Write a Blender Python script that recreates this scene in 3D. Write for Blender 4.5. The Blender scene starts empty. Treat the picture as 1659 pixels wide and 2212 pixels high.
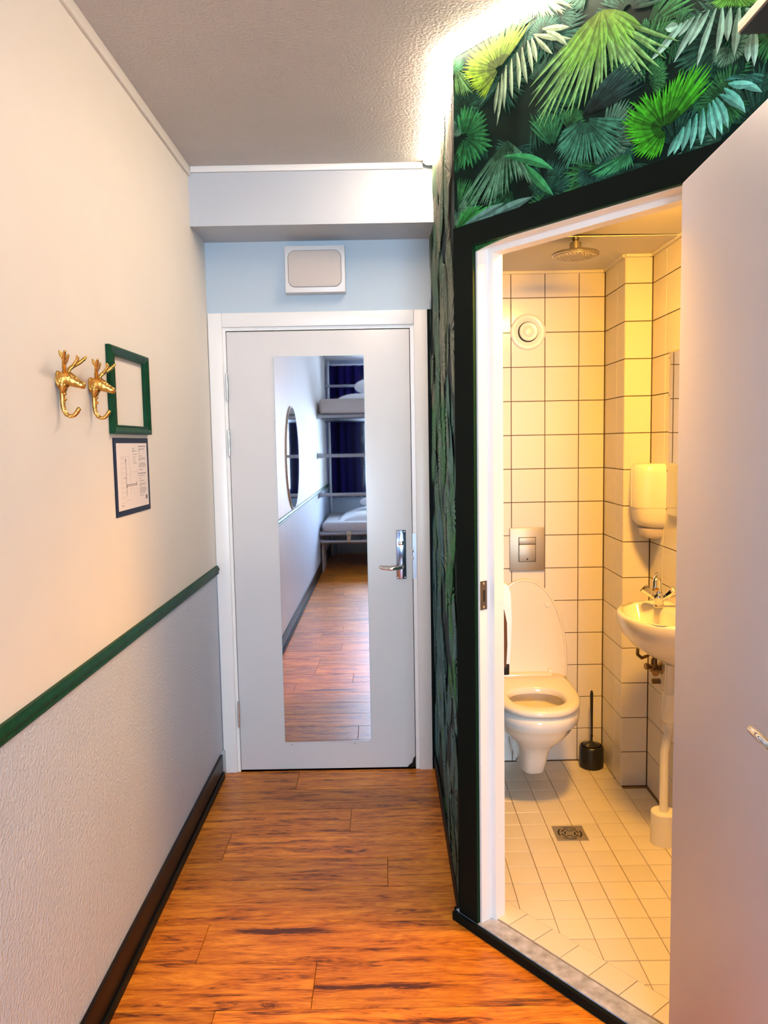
import bpy, bmesh, math, random
from mathutils import Vector, Matrix

# ------------------------------------------------------------------ camera, world, exposure
S = bpy.context.scene
COL = S.collection
cam_data = bpy.data.cameras.new('camera')
cam = bpy.data.objects.new('camera', cam_data)
COL.objects.link(cam)
cam_data.sensor_fit = 'VERTICAL'
cam_data.sensor_height = 36.0
cam_data.lens = 1669.04 * 36.0 / 2212.0
cam_data.clip_start = 0.02
yaw, pitch, roll = 0.0005, 0.0892, -0.0179
fwd = Vector((-math.sin(yaw) * math.cos(pitch), math.cos(yaw) * math.cos(pitch), -math.sin(pitch)))
r0 = Vector((math.cos(yaw), math.sin(yaw), 0))
u0 = r0.cross(fwd)
rt = math.cos(roll) * r0 + math.sin(roll) * u0
up = -math.sin(roll) * r0 + math.cos(roll) * u0
cam.matrix_world = Matrix(((rt.x, up.x, -fwd.x, 0.7807), (rt.y, up.y, -fwd.y, 0.0), (rt.z, up.z, -fwd.z, 1.5402), (0, 0, 0, 1)))
S.camera = cam

world = bpy.data.worlds.new('daylight')
S.world = world
world.use_nodes = True
bg = world.node_tree.nodes['Background']
bg.inputs[0].default_value = (0.62, 0.80, 1.0, 1)
bg.inputs[1].default_value = 96.0          # overcast sky outside the window

S.view_settings.view_transform = 'Standard'
S.view_settings.look = 'None'
S.view_settings.exposure = 0.18
S.view_settings.gamma = 1.0
S.view_settings.use_curve_mapping = False
S.cycles.use_denoising = True
S.cycles.max_bounces = 12
S.cycles.diffuse_bounces = 6
S.cycles.glossy_bounces = 6
S.cycles.transmission_bounces = 6
S.cycles.caustics_reflective = False
S.cycles.caustics_refractive = False
S.cycles.sample_clamp_indirect = 6.0

LED_COLOR, LED_STRENGTH = (1.0, 0.76, 0.57), 92.0
BATH_COLOR, BATH_STRENGTH = (1.0, 0.47, 0.062), 310.0

# portal over the window: tells the renderer where the daylight comes in
pd = bpy.data.lights.new('window_portal', 'AREA')
pd.shape = 'RECTANGLE'
pd.size, pd.size_y = 1.85, 1.75
pd.cycles.is_portal = True
po = bpy.data.objects.new('window_portal', pd)
COL.objects.link(po)
po.matrix_world = Matrix.Translation((0.97, -3.83, 1.68)) @ Matrix.Rotation(math.radians(90), 4, 'X')

# ------------------------------------------------------------------ materials
def nd(nt, kind, **kw):
    n = nt.nodes.new(kind)
    for k, v in kw.items():
        setattr(n, k, v)
    return n

def mat(name, color, rough=0.5, metal=0.0, bump=0.0, bscale=60.0, var=0.0, vscale=4.0, rnd=0.0, spec=0.5, coat=0.0, emit=None, estr=0.0, trans=0.0, bdist=0.002):
    m = bpy.data.materials.new(name)
    m.use_nodes = True
    nt = m.node_tree
    b = nt.nodes['Principled BSDF']
    b.inputs['Base Color'].default_value = (*color, 1)
    b.inputs['Roughness'].default_value = rough
    b.inputs['Metallic'].default_value = metal
    b.inputs['Specular IOR Level'].default_value = spec
    b.inputs['Coat Weight'].default_value = coat
    b.inputs['Coat Roughness'].default_value = 0.08
    b.inputs['Transmission Weight'].default_value = trans
    if emit:
        b.inputs['Emission Color'].default_value = (*emit, 1)
        b.inputs['Emission Strength'].default_value = estr
    tc = nd(nt, 'ShaderNodeTexCoord')
    if var or rnd:
        nz = nd(nt, 'ShaderNodeTexNoise')
        nz.inputs['Scale'].default_value = vscale
        nz.inputs['Detail'].default_value = 5
        nt.links.new(tc.outputs['Object'], nz.inputs['Vector'])
        mr = nd(nt, 'ShaderNodeMapRange')
        mr.inputs[1].default_value, mr.inputs[2].default_value = 0.25, 0.75
        mr.inputs[3].default_value, mr.inputs[4].default_value = 1 - var, 1 + var
        nt.links.new(nz.outputs['Fac'], mr.inputs[0])
        oi = nd(nt, 'ShaderNodeObjectInfo')
        mr2 = nd(nt, 'ShaderNodeMapRange')
        mr2.inputs[3].default_value, mr2.inputs[4].default_value = 1 - rnd, 1 + rnd
        nt.links.new(oi.outputs['Random'], mr2.inputs[0])
        mu = nd(nt, 'ShaderNodeMath', operation='MULTIPLY')
        nt.links.new(mr.outputs[0], mu.inputs[0])
        nt.links.new(mr2.outputs[0], mu.inputs[1])
        vm = nd(nt, 'ShaderNodeVectorMath', operation='SCALE')
        vm.inputs[0].default_value = color
        nt.links.new(mu.outputs[0], vm.inputs['Scale'])
        nt.links.new(vm.outputs[0], b.inputs['Base Color'])
    if bump:
        nb = nd(nt, 'ShaderNodeTexNoise')
        nb.inputs['Scale'].default_value = bscale
        nb.inputs['Detail'].default_value = 4
        nt.links.new(tc.outputs['Object'], nb.inputs['Vector'])
        bp = nd(nt, 'ShaderNodeBump')
        bp.inputs['Strength'].default_value = bump
        bp.inputs['Distance'].default_value = bdist
        nt.links.new(nb.outputs['Fac'], bp.inputs['Height'])
        nt.links.new(bp.outputs[0], b.inputs['Normal'])
    return m

def wood_mat(name, dark, mid, light, rough=0.3, along=(1.1, 11, 11), coat=0.25, spec=0.35):
    m = bpy.data.materials.new(name)
    m.use_nodes = True
    nt = m.node_tree
    L = nt.links.new
    b = nt.nodes['Principled BSDF']
    b.inputs['Roughness'].default_value = rough
    b.inputs['Coat Weight'].default_value = coat
    b.inputs['Specular IOR Level'].default_value = spec
    b.inputs['Coat Roughness'].default_value = 0.18
    tc = nd(nt, 'ShaderNodeTexCoord')
    oi = nd(nt, 'ShaderNodeObjectInfo')
    off = nd(nt, 'ShaderNodeVectorMath', operation='SCALE')
    off.inputs[0].default_value = (37.0, 53.0, 11.0)
    L(oi.outputs['Random'], off.inputs['Scale'])
    add = nd(nt, 'ShaderNodeVectorMath', operation='ADD')
    L(tc.outputs['Object'], add.inputs[0]); L(off.outputs[0], add.inputs[1])
    mp = nd(nt, 'ShaderNodeMapping')
    mp.inputs['Scale'].default_value = along
    L(add.outputs[0], mp.inputs['Vector'])
    # knots: stretched voronoi cells bend and darken the grain
    vo = nd(nt, 'ShaderNodeTexVoronoi')
    vo.inputs['Scale'].default_value = 0.75
    L(mp.outputs[0], vo.inputs['Vector'])
    kn = nd(nt, 'ShaderNodeMapRange')
    kn.inputs[1].default_value, kn.inputs[2].default_value = 0.02, 0.16
    kn.inputs[3].default_value, kn.inputs[4].default_value = 1.0, 0.0
    L(vo.outputs['Distance'], kn.inputs[0])
    n1 = nd(nt, 'ShaderNodeTexNoise')
    n1.inputs['Scale'].default_value = 1.6; n1.inputs['Detail'].default_value = 3; n1.inputs['Distortion'].default_value = 0.6
    L(mp.outputs[0], n1.inputs['Vector'])
    ad2 = nd(nt, 'ShaderNodeVectorMath', operation='MULTIPLY_ADD')
    ad2.inputs[1].default_value = (0.25, 1.1, 0.3)
    L(n1.outputs['Color'], ad2.inputs[0]); L(mp.outputs[0], ad2.inputs[2])
    n2 = nd(nt, 'ShaderNodeTexNoise')
    n2.inputs['Scale'].default_value = 4.2; n2.inputs['Detail'].default_value = 9; n2.inputs['Roughness'].default_value = 0.66
    L(ad2.outputs[0], n2.inputs['Vector'])
    n3 = nd(nt, 'ShaderNodeTexNoise')
    n3.inputs['Scale'].default_value = 24; n3.inputs['Detail'].default_value = 4
    L(ad2.outputs[0], n3.inputs['Vector'])
    mx = nd(nt, 'ShaderNodeMath', operation='MULTIPLY_ADD')
    mx.inputs[1].default_value = 0.48
    L(n3.outputs['Fac'], mx.inputs[0]); L(n2.outputs['Fac'], mx.inputs[2])
    sb = nd(nt, 'ShaderNodeMath', operation='MULTIPLY_ADD')
    sb.inputs[1].default_value = -0.35
    L(kn.outputs[0], sb.inputs[0]); L(mx.outputs[0], sb.inputs[2])
    cr = nd(nt, 'ShaderNodeValToRGB')
    e = cr.color_ramp.elements
    e[0].position, e[0].color = 0.55, (*dark, 1)
    e[1].position, e[1].color = 0.90, (*light, 1)
    k = e.new(0.70); k.color = (*mid, 1)
    L(sb.outputs[0], cr.inputs[0])
    br = nd(nt, 'ShaderNodeMapRange')
    br.inputs[3].default_value, br.inputs[4].default_value = 0.78, 1.18
    L(oi.outputs['Random'], br.inputs[0])
    sc = nd(nt, 'ShaderNodeVectorMath', operation='SCALE')
    L(cr.outputs[0], sc.inputs[0]); L(br.outputs[0], sc.inputs['Scale'])
    L(sc.outputs[0], b.inputs['Base Color'])
    bp = nd(nt, 'ShaderNodeBump')
    bp.inputs['Strength'].default_value = 0.12; bp.inputs['Distance'].default_value = 0.001
    L(n2.outputs['Fac'], bp.inputs['Height']); L(bp.outputs[0], b.inputs['Normal'])
    return m

def print_mat(name):
    m = bpy.data.materials.new(name)
    m.use_nodes = True
    nt = m.node_tree
    b = nt.nodes['Principled BSDF']
    at = nd(nt, 'ShaderNodeAttribute', attribute_name='Ink')
    tc = nd(nt, 'ShaderNodeTexCoord')
    nz = nd(nt, 'ShaderNodeTexNoise')
    nz.inputs['Scale'].default_value = 55; nz.inputs['Detail'].default_value = 4
    nt.links.new(tc.outputs['Object'], nz.inputs['Vector'])
    mr = nd(nt, 'ShaderNodeMapRange')
    mr.inputs[1].default_value, mr.inputs[2].default_value = 0.3, 0.7
    mr.inputs[3].default_value, mr.inputs[4].default_value = 0.7, 1.3
    nt.links.new(nz.outputs['Fac'], mr.inputs[0])
    sc = nd(nt, 'ShaderNodeVectorMath', operation='SCALE')
    nt.links.new(at.outputs['Color'], sc.inputs[0]); nt.links.new(mr.outputs[0], sc.inputs['Scale'])
    nt.links.new(sc.outputs[0], b.inputs['Base Color'])
    b.inputs['Roughness'].default_value = 0.55
    b.inputs['Specular IOR Level'].default_value = 0.12
    return m

M = {}
M['cream'] = mat('cream_wall_paint', (0.76, 0.71, 0.64), 0.55, bump=0.25, bscale=90, var=0.02)
M['grey_wall'] = mat('grey_wall_paint', (0.50, 0.55, 0.645), 0.45, bump=1.0, bscale=110, var=0.03, bdist=0.005)
M['blue_wall'] = mat('pale_blue_wall_paint', (0.42, 0.50, 0.565), 0.5, bump=0.2, bscale=60, var=0.02)
M['white_wall'] = mat('white_wall_paint', (0.74, 0.74, 0.73), 0.55, bump=0.2, bscale=60, var=0.02)
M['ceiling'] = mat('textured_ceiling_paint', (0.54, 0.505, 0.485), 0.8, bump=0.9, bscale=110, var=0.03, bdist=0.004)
M['trim'] = mat('white_trim_paint', (0.80, 0.77, 0.73), 0.4, bump=0.1)
M['door'] = mat('white_door_paint', (0.66, 0.64, 0.63), 0.32, bump=0.06, bscale=120, var=0.015)
M['frame'] = mat('white_frame_paint', (0.79, 0.77, 0.745), 0.35, bump=0.08, bscale=80, var=0.02)
M['bath_door'] = mat('grey_door_paint', (0.61, 0.59, 0.65), 0.42, bump=0.05, bscale=150, var=0.015)
M['green'] = mat('dark_green_gloss_paint', (0.003, 0.042, 0.015), 0.45, spec=0.12, bump=0.3, bscale=40, var=0.35, vscale=25)
M['bead_green'] = mat('very_dark_green_paint', (0.002, 0.020, 0.008), 0.5, spec=0.1)
M['black'] = mat('black_paint', (0.003, 0.006, 0.005), 0.5, bump=0.1, spec=0.08)
M['dark_wood'] = wood_mat('dark_stained_wood', (0.003, 0.002, 0.0015), (0.010, 0.005, 0.003), (0.022, 0.011, 0.006), 0.4, (11, 1.1, 11), 0.0, 0.12)
M['plank'] = wood_mat('orange_brown_laminate', (0.085, 0.017, 0.004), (0.52, 0.145, 0.010), (0.80, 0.30, 0.025), 0.36, (0.9, 9.5, 9.5), coat=0.06)
M['gap'] = mat('dark_joint', (0.03, 0.012, 0.006), 0.8)
M['shelf_wood'] = wood_mat('pale_pine', (0.58, 0.40, 0.24), (0.76, 0.58, 0.38), (0.84, 0.68, 0.48), 0.5, (9, 1.0, 9), 0.0)
M['charcoal'] = mat('charcoal_laminate', (0.055, 0.05, 0.05), 0.6, bump=0.1)
M['mural_base'] = mat('dark_jungle_paper', (0.004, 0.014, 0.010), 0.6, var=0.6, vscale=9, spec=0.1)
M['ink'] = print_mat('printed_leaf_ink')
M['tile'] = mat('white_wall_tile', (0.80, 0.765, 0.72), 0.12, var=0.01, rnd=0.025, vscale=3)
M['floor_tile'] = mat('cream_floor_tile', (0.72, 0.66, 0.56), 0.3, var=0.03, rnd=0.04, vscale=8, bump=0.05)
M['grout'] = mat('brown_grout', (0.09, 0.055, 0.03), 0.8, var=0.2, vscale=20)
M['grout_pale'] = mat('pale_grout', (0.32, 0.21, 0.10), 0.8, var=0.25, vscale=14)
M['bath_white'] = mat('bathroom_white_paint', (0.80, 0.77, 0.70), 0.45)
M['china'] = mat('white_glazed_china', (0.86, 0.84, 0.80), 0.06, coat=0.5)
M['plastic'] = mat('white_plastic', (0.84, 0.82, 0.78), 0.25)
M['seat'] = mat('cream_toilet_seat_plastic', (0.84, 0.79, 0.71), 0.18)
M['smoke'] = mat('smoked_brown_plastic', (0.12, 0.045, 0.012), 0.15)
M['chrome'] = mat('chrome', (0.82, 0.82, 0.82), 0.08, 1.0)
M['steel'] = mat('brushed_steel', (0.50, 0.44, 0.34), 0.5, 1.0)
M['bulkhead'] = mat('pale_grey_beam_paint', (0.47, 0.49, 0.52), 0.5, bump=0.25, bscale=40, var=0.02)
M['head_steel'] = mat('satin_chrome', (0.48, 0.45, 0.42), 0.16, 1.0)
M['old_steel'] = mat('dull_dark_steel', (0.20, 0.18, 0.17), 0.4, 1.0)
M['plate'] = mat('chrome_blue_reflection', (0.36, 0.42, 0.58), 0.12, 1.0)  # bluish tint stands in for the dark blue room reflected in chrome
M['brass'] = mat('golden_brass', (0.66, 0.36, 0.09), 0.26, 1.0, bump=0.8, bscale=190, var=0.5, vscale=60)
M['copper'] = mat('old_copper_hose', (0.26, 0.17, 0.09), 0.35, 1.0)
M['pipe'] = mat('grey_painted_tube', (0.34, 0.36, 0.40), 0.35, 0.6)
M['black_plastic'] = mat('black_plastic', (0.008, 0.008, 0.009), 0.3)
M['mirror'] = mat('mirror_silver', (0.70, 0.74, 0.84), 0.015, 1.0)
M['glass_edge'] = mat('glass_edge', (0.5, 0.62, 0.62), 0.1)
M['navy'] = mat('navy_backing_board', (0.006, 0.009, 0.028), 0.5, spec=0.15)
M['paper'] = mat('white_paper', (0.74, 0.67, 0.64), 0.5)
M['print_grey'] = mat('grey_print', (0.13, 0.12, 0.125), 0.6)
M['print_pale'] = mat('pale_grey_print', (0.42, 0.38, 0.37), 0.6)
M['speaker'] = mat('white_speaker_box', (0.68, 0.66, 0.65), 0.4)
M['speaker_cloth'] = mat('beige_speaker_cover', (0.52, 0.46, 0.42), 0.7, bump=0.2, bscale=400)
M['sill'] = mat('worn_grey_sill_paint', (0.36, 0.38, 0.47), 0.4, bump=0.4, bscale=45, var=0.45, vscale=30)
M['linen'] = mat('white_bed_linen', (0.78, 0.78, 0.80), 0.85, bump=0.3, bscale=30)
M['mattress'] = mat('grey_mattress_cover', (0.50, 0.47, 0.47), 0.8, bump=0.2, bscale=40)
M['curtain'] = mat('navy_curtain', (0.004, 0.002, 0.034), 0.9, spec=0.05, bump=0.2, bscale=90)
M['window_frame'] = mat('white_window_frame', (0.75, 0.76, 0.78), 0.35)
M['led'] = mat('led_diffuser', (0.9, 0.85, 0.75), 0.5, emit=LED_COLOR, estr=LED_STRENGTH)
M['lamp_glow'] = mat('warm_lamp_glass', (0.9, 0.85, 0.7), 0.4, emit=BATH_COLOR, estr=BATH_STRENGTH)
M['concrete'] = mat('dark_underlay', (0.10, 0.06, 0.04), 0.8)
M['water'] = mat('toilet_water', (0.75, 0.62, 0.40), 0.04)
M['near_black'] = mat('near_black_fill', (0.01, 0.008, 0.006), 0.6)  # near-black that paints the shade in hollows; also a printed mark
def glass_mat(name):
    m = bpy.data.materials.new(name); m.use_nodes = True
    nt = m.node_tree
    for n in list(nt.nodes):
        if n.type != 'OUTPUT_MATERIAL': nt.nodes.remove(n)
    out = [n for n in nt.nodes if n.type == 'OUTPUT_MATERIAL'][0]
    t = nd(nt, 'ShaderNodeBsdfTransparent'); g = nd(nt, 'ShaderNodeBsdfGlossy'); g.inputs['Roughness'].default_value = 0.02
    f = nd(nt, 'ShaderNodeFresnel'); f.inputs['IOR'].default_value = 1.45
    mx = nd(nt, 'ShaderNodeMixShader')
    nt.links.new(f.outputs[0], mx.inputs[0]); nt.links.new(t.outputs[0], mx.inputs[1]); nt.links.new(g.outputs[0], mx.inputs[2])
    nt.links.new(mx.outputs[0], out.inputs[0])
    return m
M['glass'] = glass_mat('window_glass')

# ------------------------------------------------------------------ mesh builder
class MB:
    def __init__(s):
        s.v, s.f, s.m = [], [], []
    def face(s, idx, m=0):
        s.f.append(tuple(idx)); s.m.append(m)
    def add(s, verts, faces, m=0):
        o = len(s.v)
        s.v.extend(Vector(p) for p in verts)
        for fc in faces: s.face([i + o for i in fc], m)
        return s
    def box(s, x0, x1, y0, y1, z0, z1, m=0):
        return s.add([(x0,y0,z0),(x1,y0,z0),(x1,y1,z0),(x0,y1,z0),(x0,y0,z1),(x1,y0,z1),(x1,y1,z1),(x0,y1,z1)],
                     [(0,3,2,1),(4,5,6,7),(0,1,5,4),(1,2,6,5),(2,3,7,6),(3,0,4,7)], m)
    def rbox(s, x0, x1, y0, y1, z0, z1, r=0.004, seg=2, m=0):
        bm = bmesh.new()
        bmesh.ops.create_cube(bm, size=1.0)
        for v in bm.verts:
            v.co = Vector(((x0+x1)/2 + v.co.x*(x1-x0), (y0+y1)/2 + v.co.y*(y1-y0), (z0+z1)/2 + v.co.z*(z1-z0)))
        r = min(r, (x1-x0)*.49, (y1-y0)*.49, (z1-z0)*.49)
        bmesh.ops.bevel(bm, geom=list(bm.edges), offset=r, segments=seg, profile=0.5, affect='EDGES')
        bm.verts.index_update()
        s.add([v.co.copy() for v in bm.verts], [[v.index for v in f.verts] for f in bm.faces], m)
        bm.free()
        return s
    def loft(s, rings, cap0=True, cap1=True, closed=True, m=0):
        o = len(s.v); n = len(rings[0])
        for r in rings: s.v.extend(Vector(p) for p in r)
        for i in range(len(rings)-1):
            for j in range(n if closed else n-1):
                k = (j+1) % n
                s.face((o+i*n+j, o+i*n+k, o+(i+1)*n+k, o+(i+1)*n+j), m)
        if cap0: s.face([o+j for j in reversed(range(n))], m)
        if cap1: s.face([o+(len(rings)-1)*n+j for j in range(n)], m)
        return s
    def tube(s, pts, r, n=10, m=0, cap=True):
        pts = [Vector(p) for p in pts]
        rs = r if isinstance(r, (list, tuple)) else [r]*len(pts)
        rings = []
        t = (pts[1]-pts[0]).normalized()
        a = Vector((0,0,1)) if abs(t.z) < .9 else Vector((1,0,0))
        nrm = t.cross(a).normalized()
        for i, p in enumerate(pts):
            if i == 0: tt = (pts[1]-pts[0]).normalized()
            elif i == len(pts)-1: tt = (pts[-1]-pts[-2]).normalized()
            else: tt = ((pts[i+1]-p).normalized() + (p-pts[i-1]).normalized()).normalized()
            nrm = (nrm - tt*nrm.dot(tt)).normalized()
            b = tt.cross(nrm)
            rings.append([p + (nrm*math.cos(2*math.pi*k/n) + b*math.sin(2*math.pi*k/n))*rs[i] for k in range(n)])
        return s.loft(rings, cap, cap, True, m)
    def lathe(s, prof, c=(0,0,0), axis=(0,0,1), n=24, m=0, cap0=True, cap1=True):
        ax = Vector(axis).normalized()
        a = Vector((1,0,0)) if abs(ax.x) < .9 else Vector((0,1,0))
        u = ax.cross(a).normalized(); w = ax.cross(u)
        c = Vector(c)
        return s.loft([[c + ax*z + (u*math.cos(2*math.pi*k/n) + w*math.sin(2*math.pi*k/n))*r for k in range(n)] for r, z in prof], cap0, cap1, True, m)
    def ball(s, c, r, n=12, m=0):
        r = r if isinstance(r, (list, tuple)) else (r, r, r)
        c = Vector(c); rings = []
        for i in range(1, n//2):
            th = math.pi*i/(n//2)
            rings.append([c + Vector((r[0]*math.sin(th)*math.cos(2*math.pi*k/n), r[1]*math.sin(th)*math.sin(2*math.pi*k/n), -r[2]*math.cos(th))) for k in range(n)])
        o = len(s.v)
        s.loft(rings, False, False, True, m)
        b = len(s.v); s.v.append(c - Vector((0,0,r[2]))); s.v.append(c + Vector((0,0,r[2])))
        L = o + (len(rings)-1)*n
        for k in range(n):
            s.face((b, o+(k+1)%n, o+k), m); s.face((b+1, L+k, L+(k+1)%n), m)
        return s
    def prism(s, poly, z0, z1, m=0):
        return s.loft([[(p[0],p[1],z0) for p in poly], [(p[0],p[1],z1) for p in poly]], True, True, True, m)
    def xform(s, mx):
        s.v = [mx @ p for p in s.v]
        return s

def obj(name, mb, mats, parent=None, origin=(0,0,0), smooth=35, kind=None, label=None, cat=None, group=None, loc=None):
    me = bpy.data.meshes.new(name)
    O = Vector(origin)
    me.from_pydata([tuple(p - O) for p in mb.v], [], mb.f)
    mats = mats if isinstance(mats, (list, tuple)) else [mats]
    for q in mats: me.materials.append(q if not isinstance(q, str) else M[q])
    me.polygons.foreach_set('material_index', mb.m)
    bm = bmesh.new(); bm.from_mesh(me)
    bmesh.ops.recalc_face_normals(bm, faces=bm.faces)
    bm.to_mesh(me); bm.free()
    if smooth:
        me.polygons.foreach_set('use_smooth', [True]*len(me.polygons))
        me.set_sharp_from_angle(angle=math.radians(smooth))
    o = bpy.data.objects.new(name, me)
    COL.objects.link(o)
    if parent is not None: o.parent = parent
    else: o.location = O
    if loc is not None: o.location = loc
    tag(o, label, cat, group, kind)
    return o

def tag(o, label=None, cat=None, group=None, kind=None):
    for k, v in (('label', label), ('category', cat), ('group', group), ('kind', kind)):
        if v: o[k] = v
    return o

def thing(name, label, cat, loc=(0,0,0), group=None):
    o = bpy.data.objects.new(name, None)
    o.empty_display_size = 0.05
    COL.objects.link(o)
    o.location = loc
    return tag(o, label, cat, group)

def copy_tree(o, parent=None):
    kids = list(o.children)
    c = o.copy(); COL.objects.link(c)
    if parent is not None: c.parent = parent
    for k in kids: copy_tree(k, c)
    return c

def clip(poly, n, d):
    """keep the side of a 2-D polygon where p.n <= d"""
    out = []
    for i, p in enumerate(poly):
        q = poly[(i+1) % len(poly)]
        a, b = p[0]*n[0]+p[1]*n[1]-d, q[0]*n[0]+q[1]*n[1]-d
        if a <= 0: out.append(p)
        if a*b < 0:
            t = a/(a-b)
            out.append((p[0]+t*(q[0]-p[0]), p[1]+t*(q[1]-p[1])))
    return out

# ------------------------------------------------------------------ measures (metres)
XR, D, H = 1.0078, 3.54, 2.68            # corridor width, entrance wall, ceiling
YW, XROOM = -3.75, 1.95                  # window wall, right wall of the sleeping end
SX, SY = 0.6211, -0.7837                 # direction of the angled wall
NX, NY = 0.7837, 0.6211                  # its normal, into the bathroom
CY = 2.3747
DN = XR*NX + CY*NY
WT = 0.105                               # angled wall thickness
def dg(s, off, z=None):
    x, y = XR + SX*s + NX*off, CY + SY*s + NY*off
    return (x, y) if z is None else (x, y, z)
def dgbox(mb, s0, s1, o0, o1, z0, z1, m=0):
    return mb.prism([dg(s0,o0), dg(s1,o0), dg(s1,o1), dg(s0,o1)], z0, z1, m)
ZF, ZB = 0.035, 2.29                     # bathroom floor and ceiling
BY, BX, BXC, BYC, BXL = 3.525, 1.90, 1.786, 3.24, 1.098
S_END = (BX - XR)/SX
rnd = random.Random(7)
# ================================================================== STRUCTURE
# ---- floor with individual planks
fl = obj('floor', MB().box(-0.1, 2.15, YW-0.1, D+0.1, -0.14, -0.0125), 'concrete', kind='structure')
PW, PY0 = 0.1935, 1.9856
fixed = {0: [0.555], 1: [0.192], -1: [0.293], 2: [], 3: [0.77], 4: [0.15], 5: [0.62], 6: [], 7: [0.36], 8: []}
k0, k1 = math.ceil((YW-PY0)/PW)-1, math.floor((D-PY0)/PW)
for k in range(k0, k1+1):
    ya, yb = max(PY0+k*PW, YW), min(PY0+(k+1)*PW, D)
    if yb-ya < 0.004: continue
    cuts = fixed.get(k)
    if cuts is None or k < 0:
        cuts = list(cuts or [rnd.uniform(.1, 1.2)])
        while cuts[-1]+1.28 < XROOM: cuts.append(cuts[-1]+1.28)
    xs = [0.0] + cuts + [XROOM]
    for xa, xb in zip(xs, xs[1:]):
        g = 0.0007
        poly = [(xa+g, ya+g), (xb-g, ya+g), (xb-g, yb-g), (xa+g, yb-g)]
        poly = clip(poly, (1, 0), XR-0.001) if (ya+yb)/2 > CY else clip(poly, (NX, NY), DN-0.001)
        if len(poly) < 3: continue
        cx = sum(p[0] for p in poly)/len(poly); cy = sum(p[1] for p in poly)/len(poly)
        b = 0.0012
        inner = [(p[0]+(b if p[0] < cx else -b), p[1]+(b if p[1] < cy else -b)) for p in poly]
        mb = MB().loft([[(p[0],p[1],-0.012) for p in poly], [(p[0],p[1],-b) for p in poly], [(p[0],p[1],0) for p in inner]])
        p_ = obj('plank', mb, 'plank', fl, (cx,cy,0), smooth=0, loc=(cx,cy,0))

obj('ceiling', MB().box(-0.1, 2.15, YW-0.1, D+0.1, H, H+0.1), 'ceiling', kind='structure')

# ---- left wall: cream above the rail, grey below
RZ0, RZ1 = 0.950, 0.990
wl = obj('wall_left', MB().box(-0.1, 0, YW-0.1, D+0.1, 0.97, H, 0).box(-0.1, 0, YW-0.1, D+0.1, -0.0125, 0.97, 1), ['cream', 'grey_wall'], kind='structure')
prof = [(0,RZ0),(0.009,RZ0),(0.013,RZ0+.006),(0.011,RZ0+.012),(0.016,RZ0+.020),(0.016,RZ0+.028),(0.011,RZ1-.006),(0.010,RZ1),(0,RZ1)]
obj('trim_1', MB().loft([[(x, YW, z) for x, z in prof], [(x, D-0.0, z) for x, z in prof]]), 'green', kind='structure', smooth=50)
obj('trim_2', MB().rbox(0, 0.011, YW, 3.278, 2.642, H, .003), 'trim', kind='structure')
bl = obj('baseboard_left', MB().rbox(0, 0.012, YW, 3.468, 0, 0.116, .003), 'dark_wood', kind='structure')
obj('shoe_moulding', MB().rbox(0.0121, 0.020, YW, 3.468, 0, 0.034, .004), 'black', bl)
obj('trim_3', MB().rbox(0, 0.012, 3.469, D, 0, 0.114, .002), 'blue_wall', kind='structure')

# ---- end wall with the entrance door
wb = MB()
wb.box(0, 0.0245, D, D+.1, 0, 2.10).box(0.965, XR, D, D+.1, 0, 2.10).box(0, XR, D, D+.1, 2.10, H).box(0, XR, D+.1, D+.16, -.0125, H)  # last box: unseen slab added behind the door to block outside light
obj('wall_back', wb, 'blue_wall', kind='structure')
blk = obj('wall_bulkhead', MB().box(0, XR, 3.278, D, 2.4428, H), 'bulkhead', kind='structure')
obj('trim_4', MB().rbox(0.0115, XR-.045, 3.267, 3.278, 2.655, H, .003), 'trim', kind='structure')

wbk = bpy.data.objects['wall_back']
obj('dark_edge', MB().box(.9885, XR-.0005, D-.0015, D+.001, 0.0, 2.135), 'black', wbk, smooth=0)
d1 = obj('door_1', MB().rbox(0.0815, 0.9067, D, D+.04, 0.008, 2.050, .003), 'door', kind='structure')
fr = MB()
fr.rbox(0.003, 0.066, D-.014, D+.07, 0, 2.132, .003).rbox(0.927, 0.988, D-.014, D+.07, 0, 2.132, .003).rbox(0.0665, 0.9265, D-.014, D+.07, 2.069, 2.132, .003)
df = obj('door_frame', fr, 'frame', d1)
st = MB()
st.box(0.0662, 0.0795, D-.002, D+.06, 0, 2.0685).box(0.9095, 0.9268, D-.002, D+.06, 0, 2.0685).box(0.0796, 0.9094, D-.002, D+.06, 2.054, 2.0685)
obj('rebate', st, 'frame', d1)
def hinge(z0, z1):
    h = MB()
    h.tube([(0.0795, D-.006, z0), (0.0795, D-.006, (z0+z1)/2-.001)], .0062, 12).tube([(0.0795, D-.006, (z0+z1)/2+.001), (0.0795, D-.006, z1)], .0062, 12)
    h.ball((0.0795, D-.006, z0), .006, 10).ball((0.0795, D-.006, z1), .006, 10)
    obj('hinge', h, 'chrome', d1)
for z0, z1 in ((1.745, 1.862), (1.495, 1.608), (0.222, 0.340)): hinge(z0, z1)
bpz = MB().rbox(0.832, 0.878, D-.007, D+.001, 0.911, 1.139, .003)
lp = obj('lock_plate', bpz, 'plate', d1)
for x in (.838, .872):
    for z in (.918, 1.132):
        obj('screw', MB().lathe([(.0038,0),(.0036,.0015),(.002,.0022)], (x, D-.007, z), (0,-1,0), 10), 'chrome', lp)
obj('thumb_turn', MB().lathe([(.012,0),(.011,.004),(.006,.005)], (.855, D-.007, 1.079), (0,-1,0), 16).rbox(.839, .871, D-.026, D-.012, 1.073, 1.085, .004), 'chrome', lp)
lv = MB().lathe([(.014,0),(.0135,.008),(.011,.010),(.009,.03)], (.857, D-.007, .972), (0,-1,0), 18)
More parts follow.
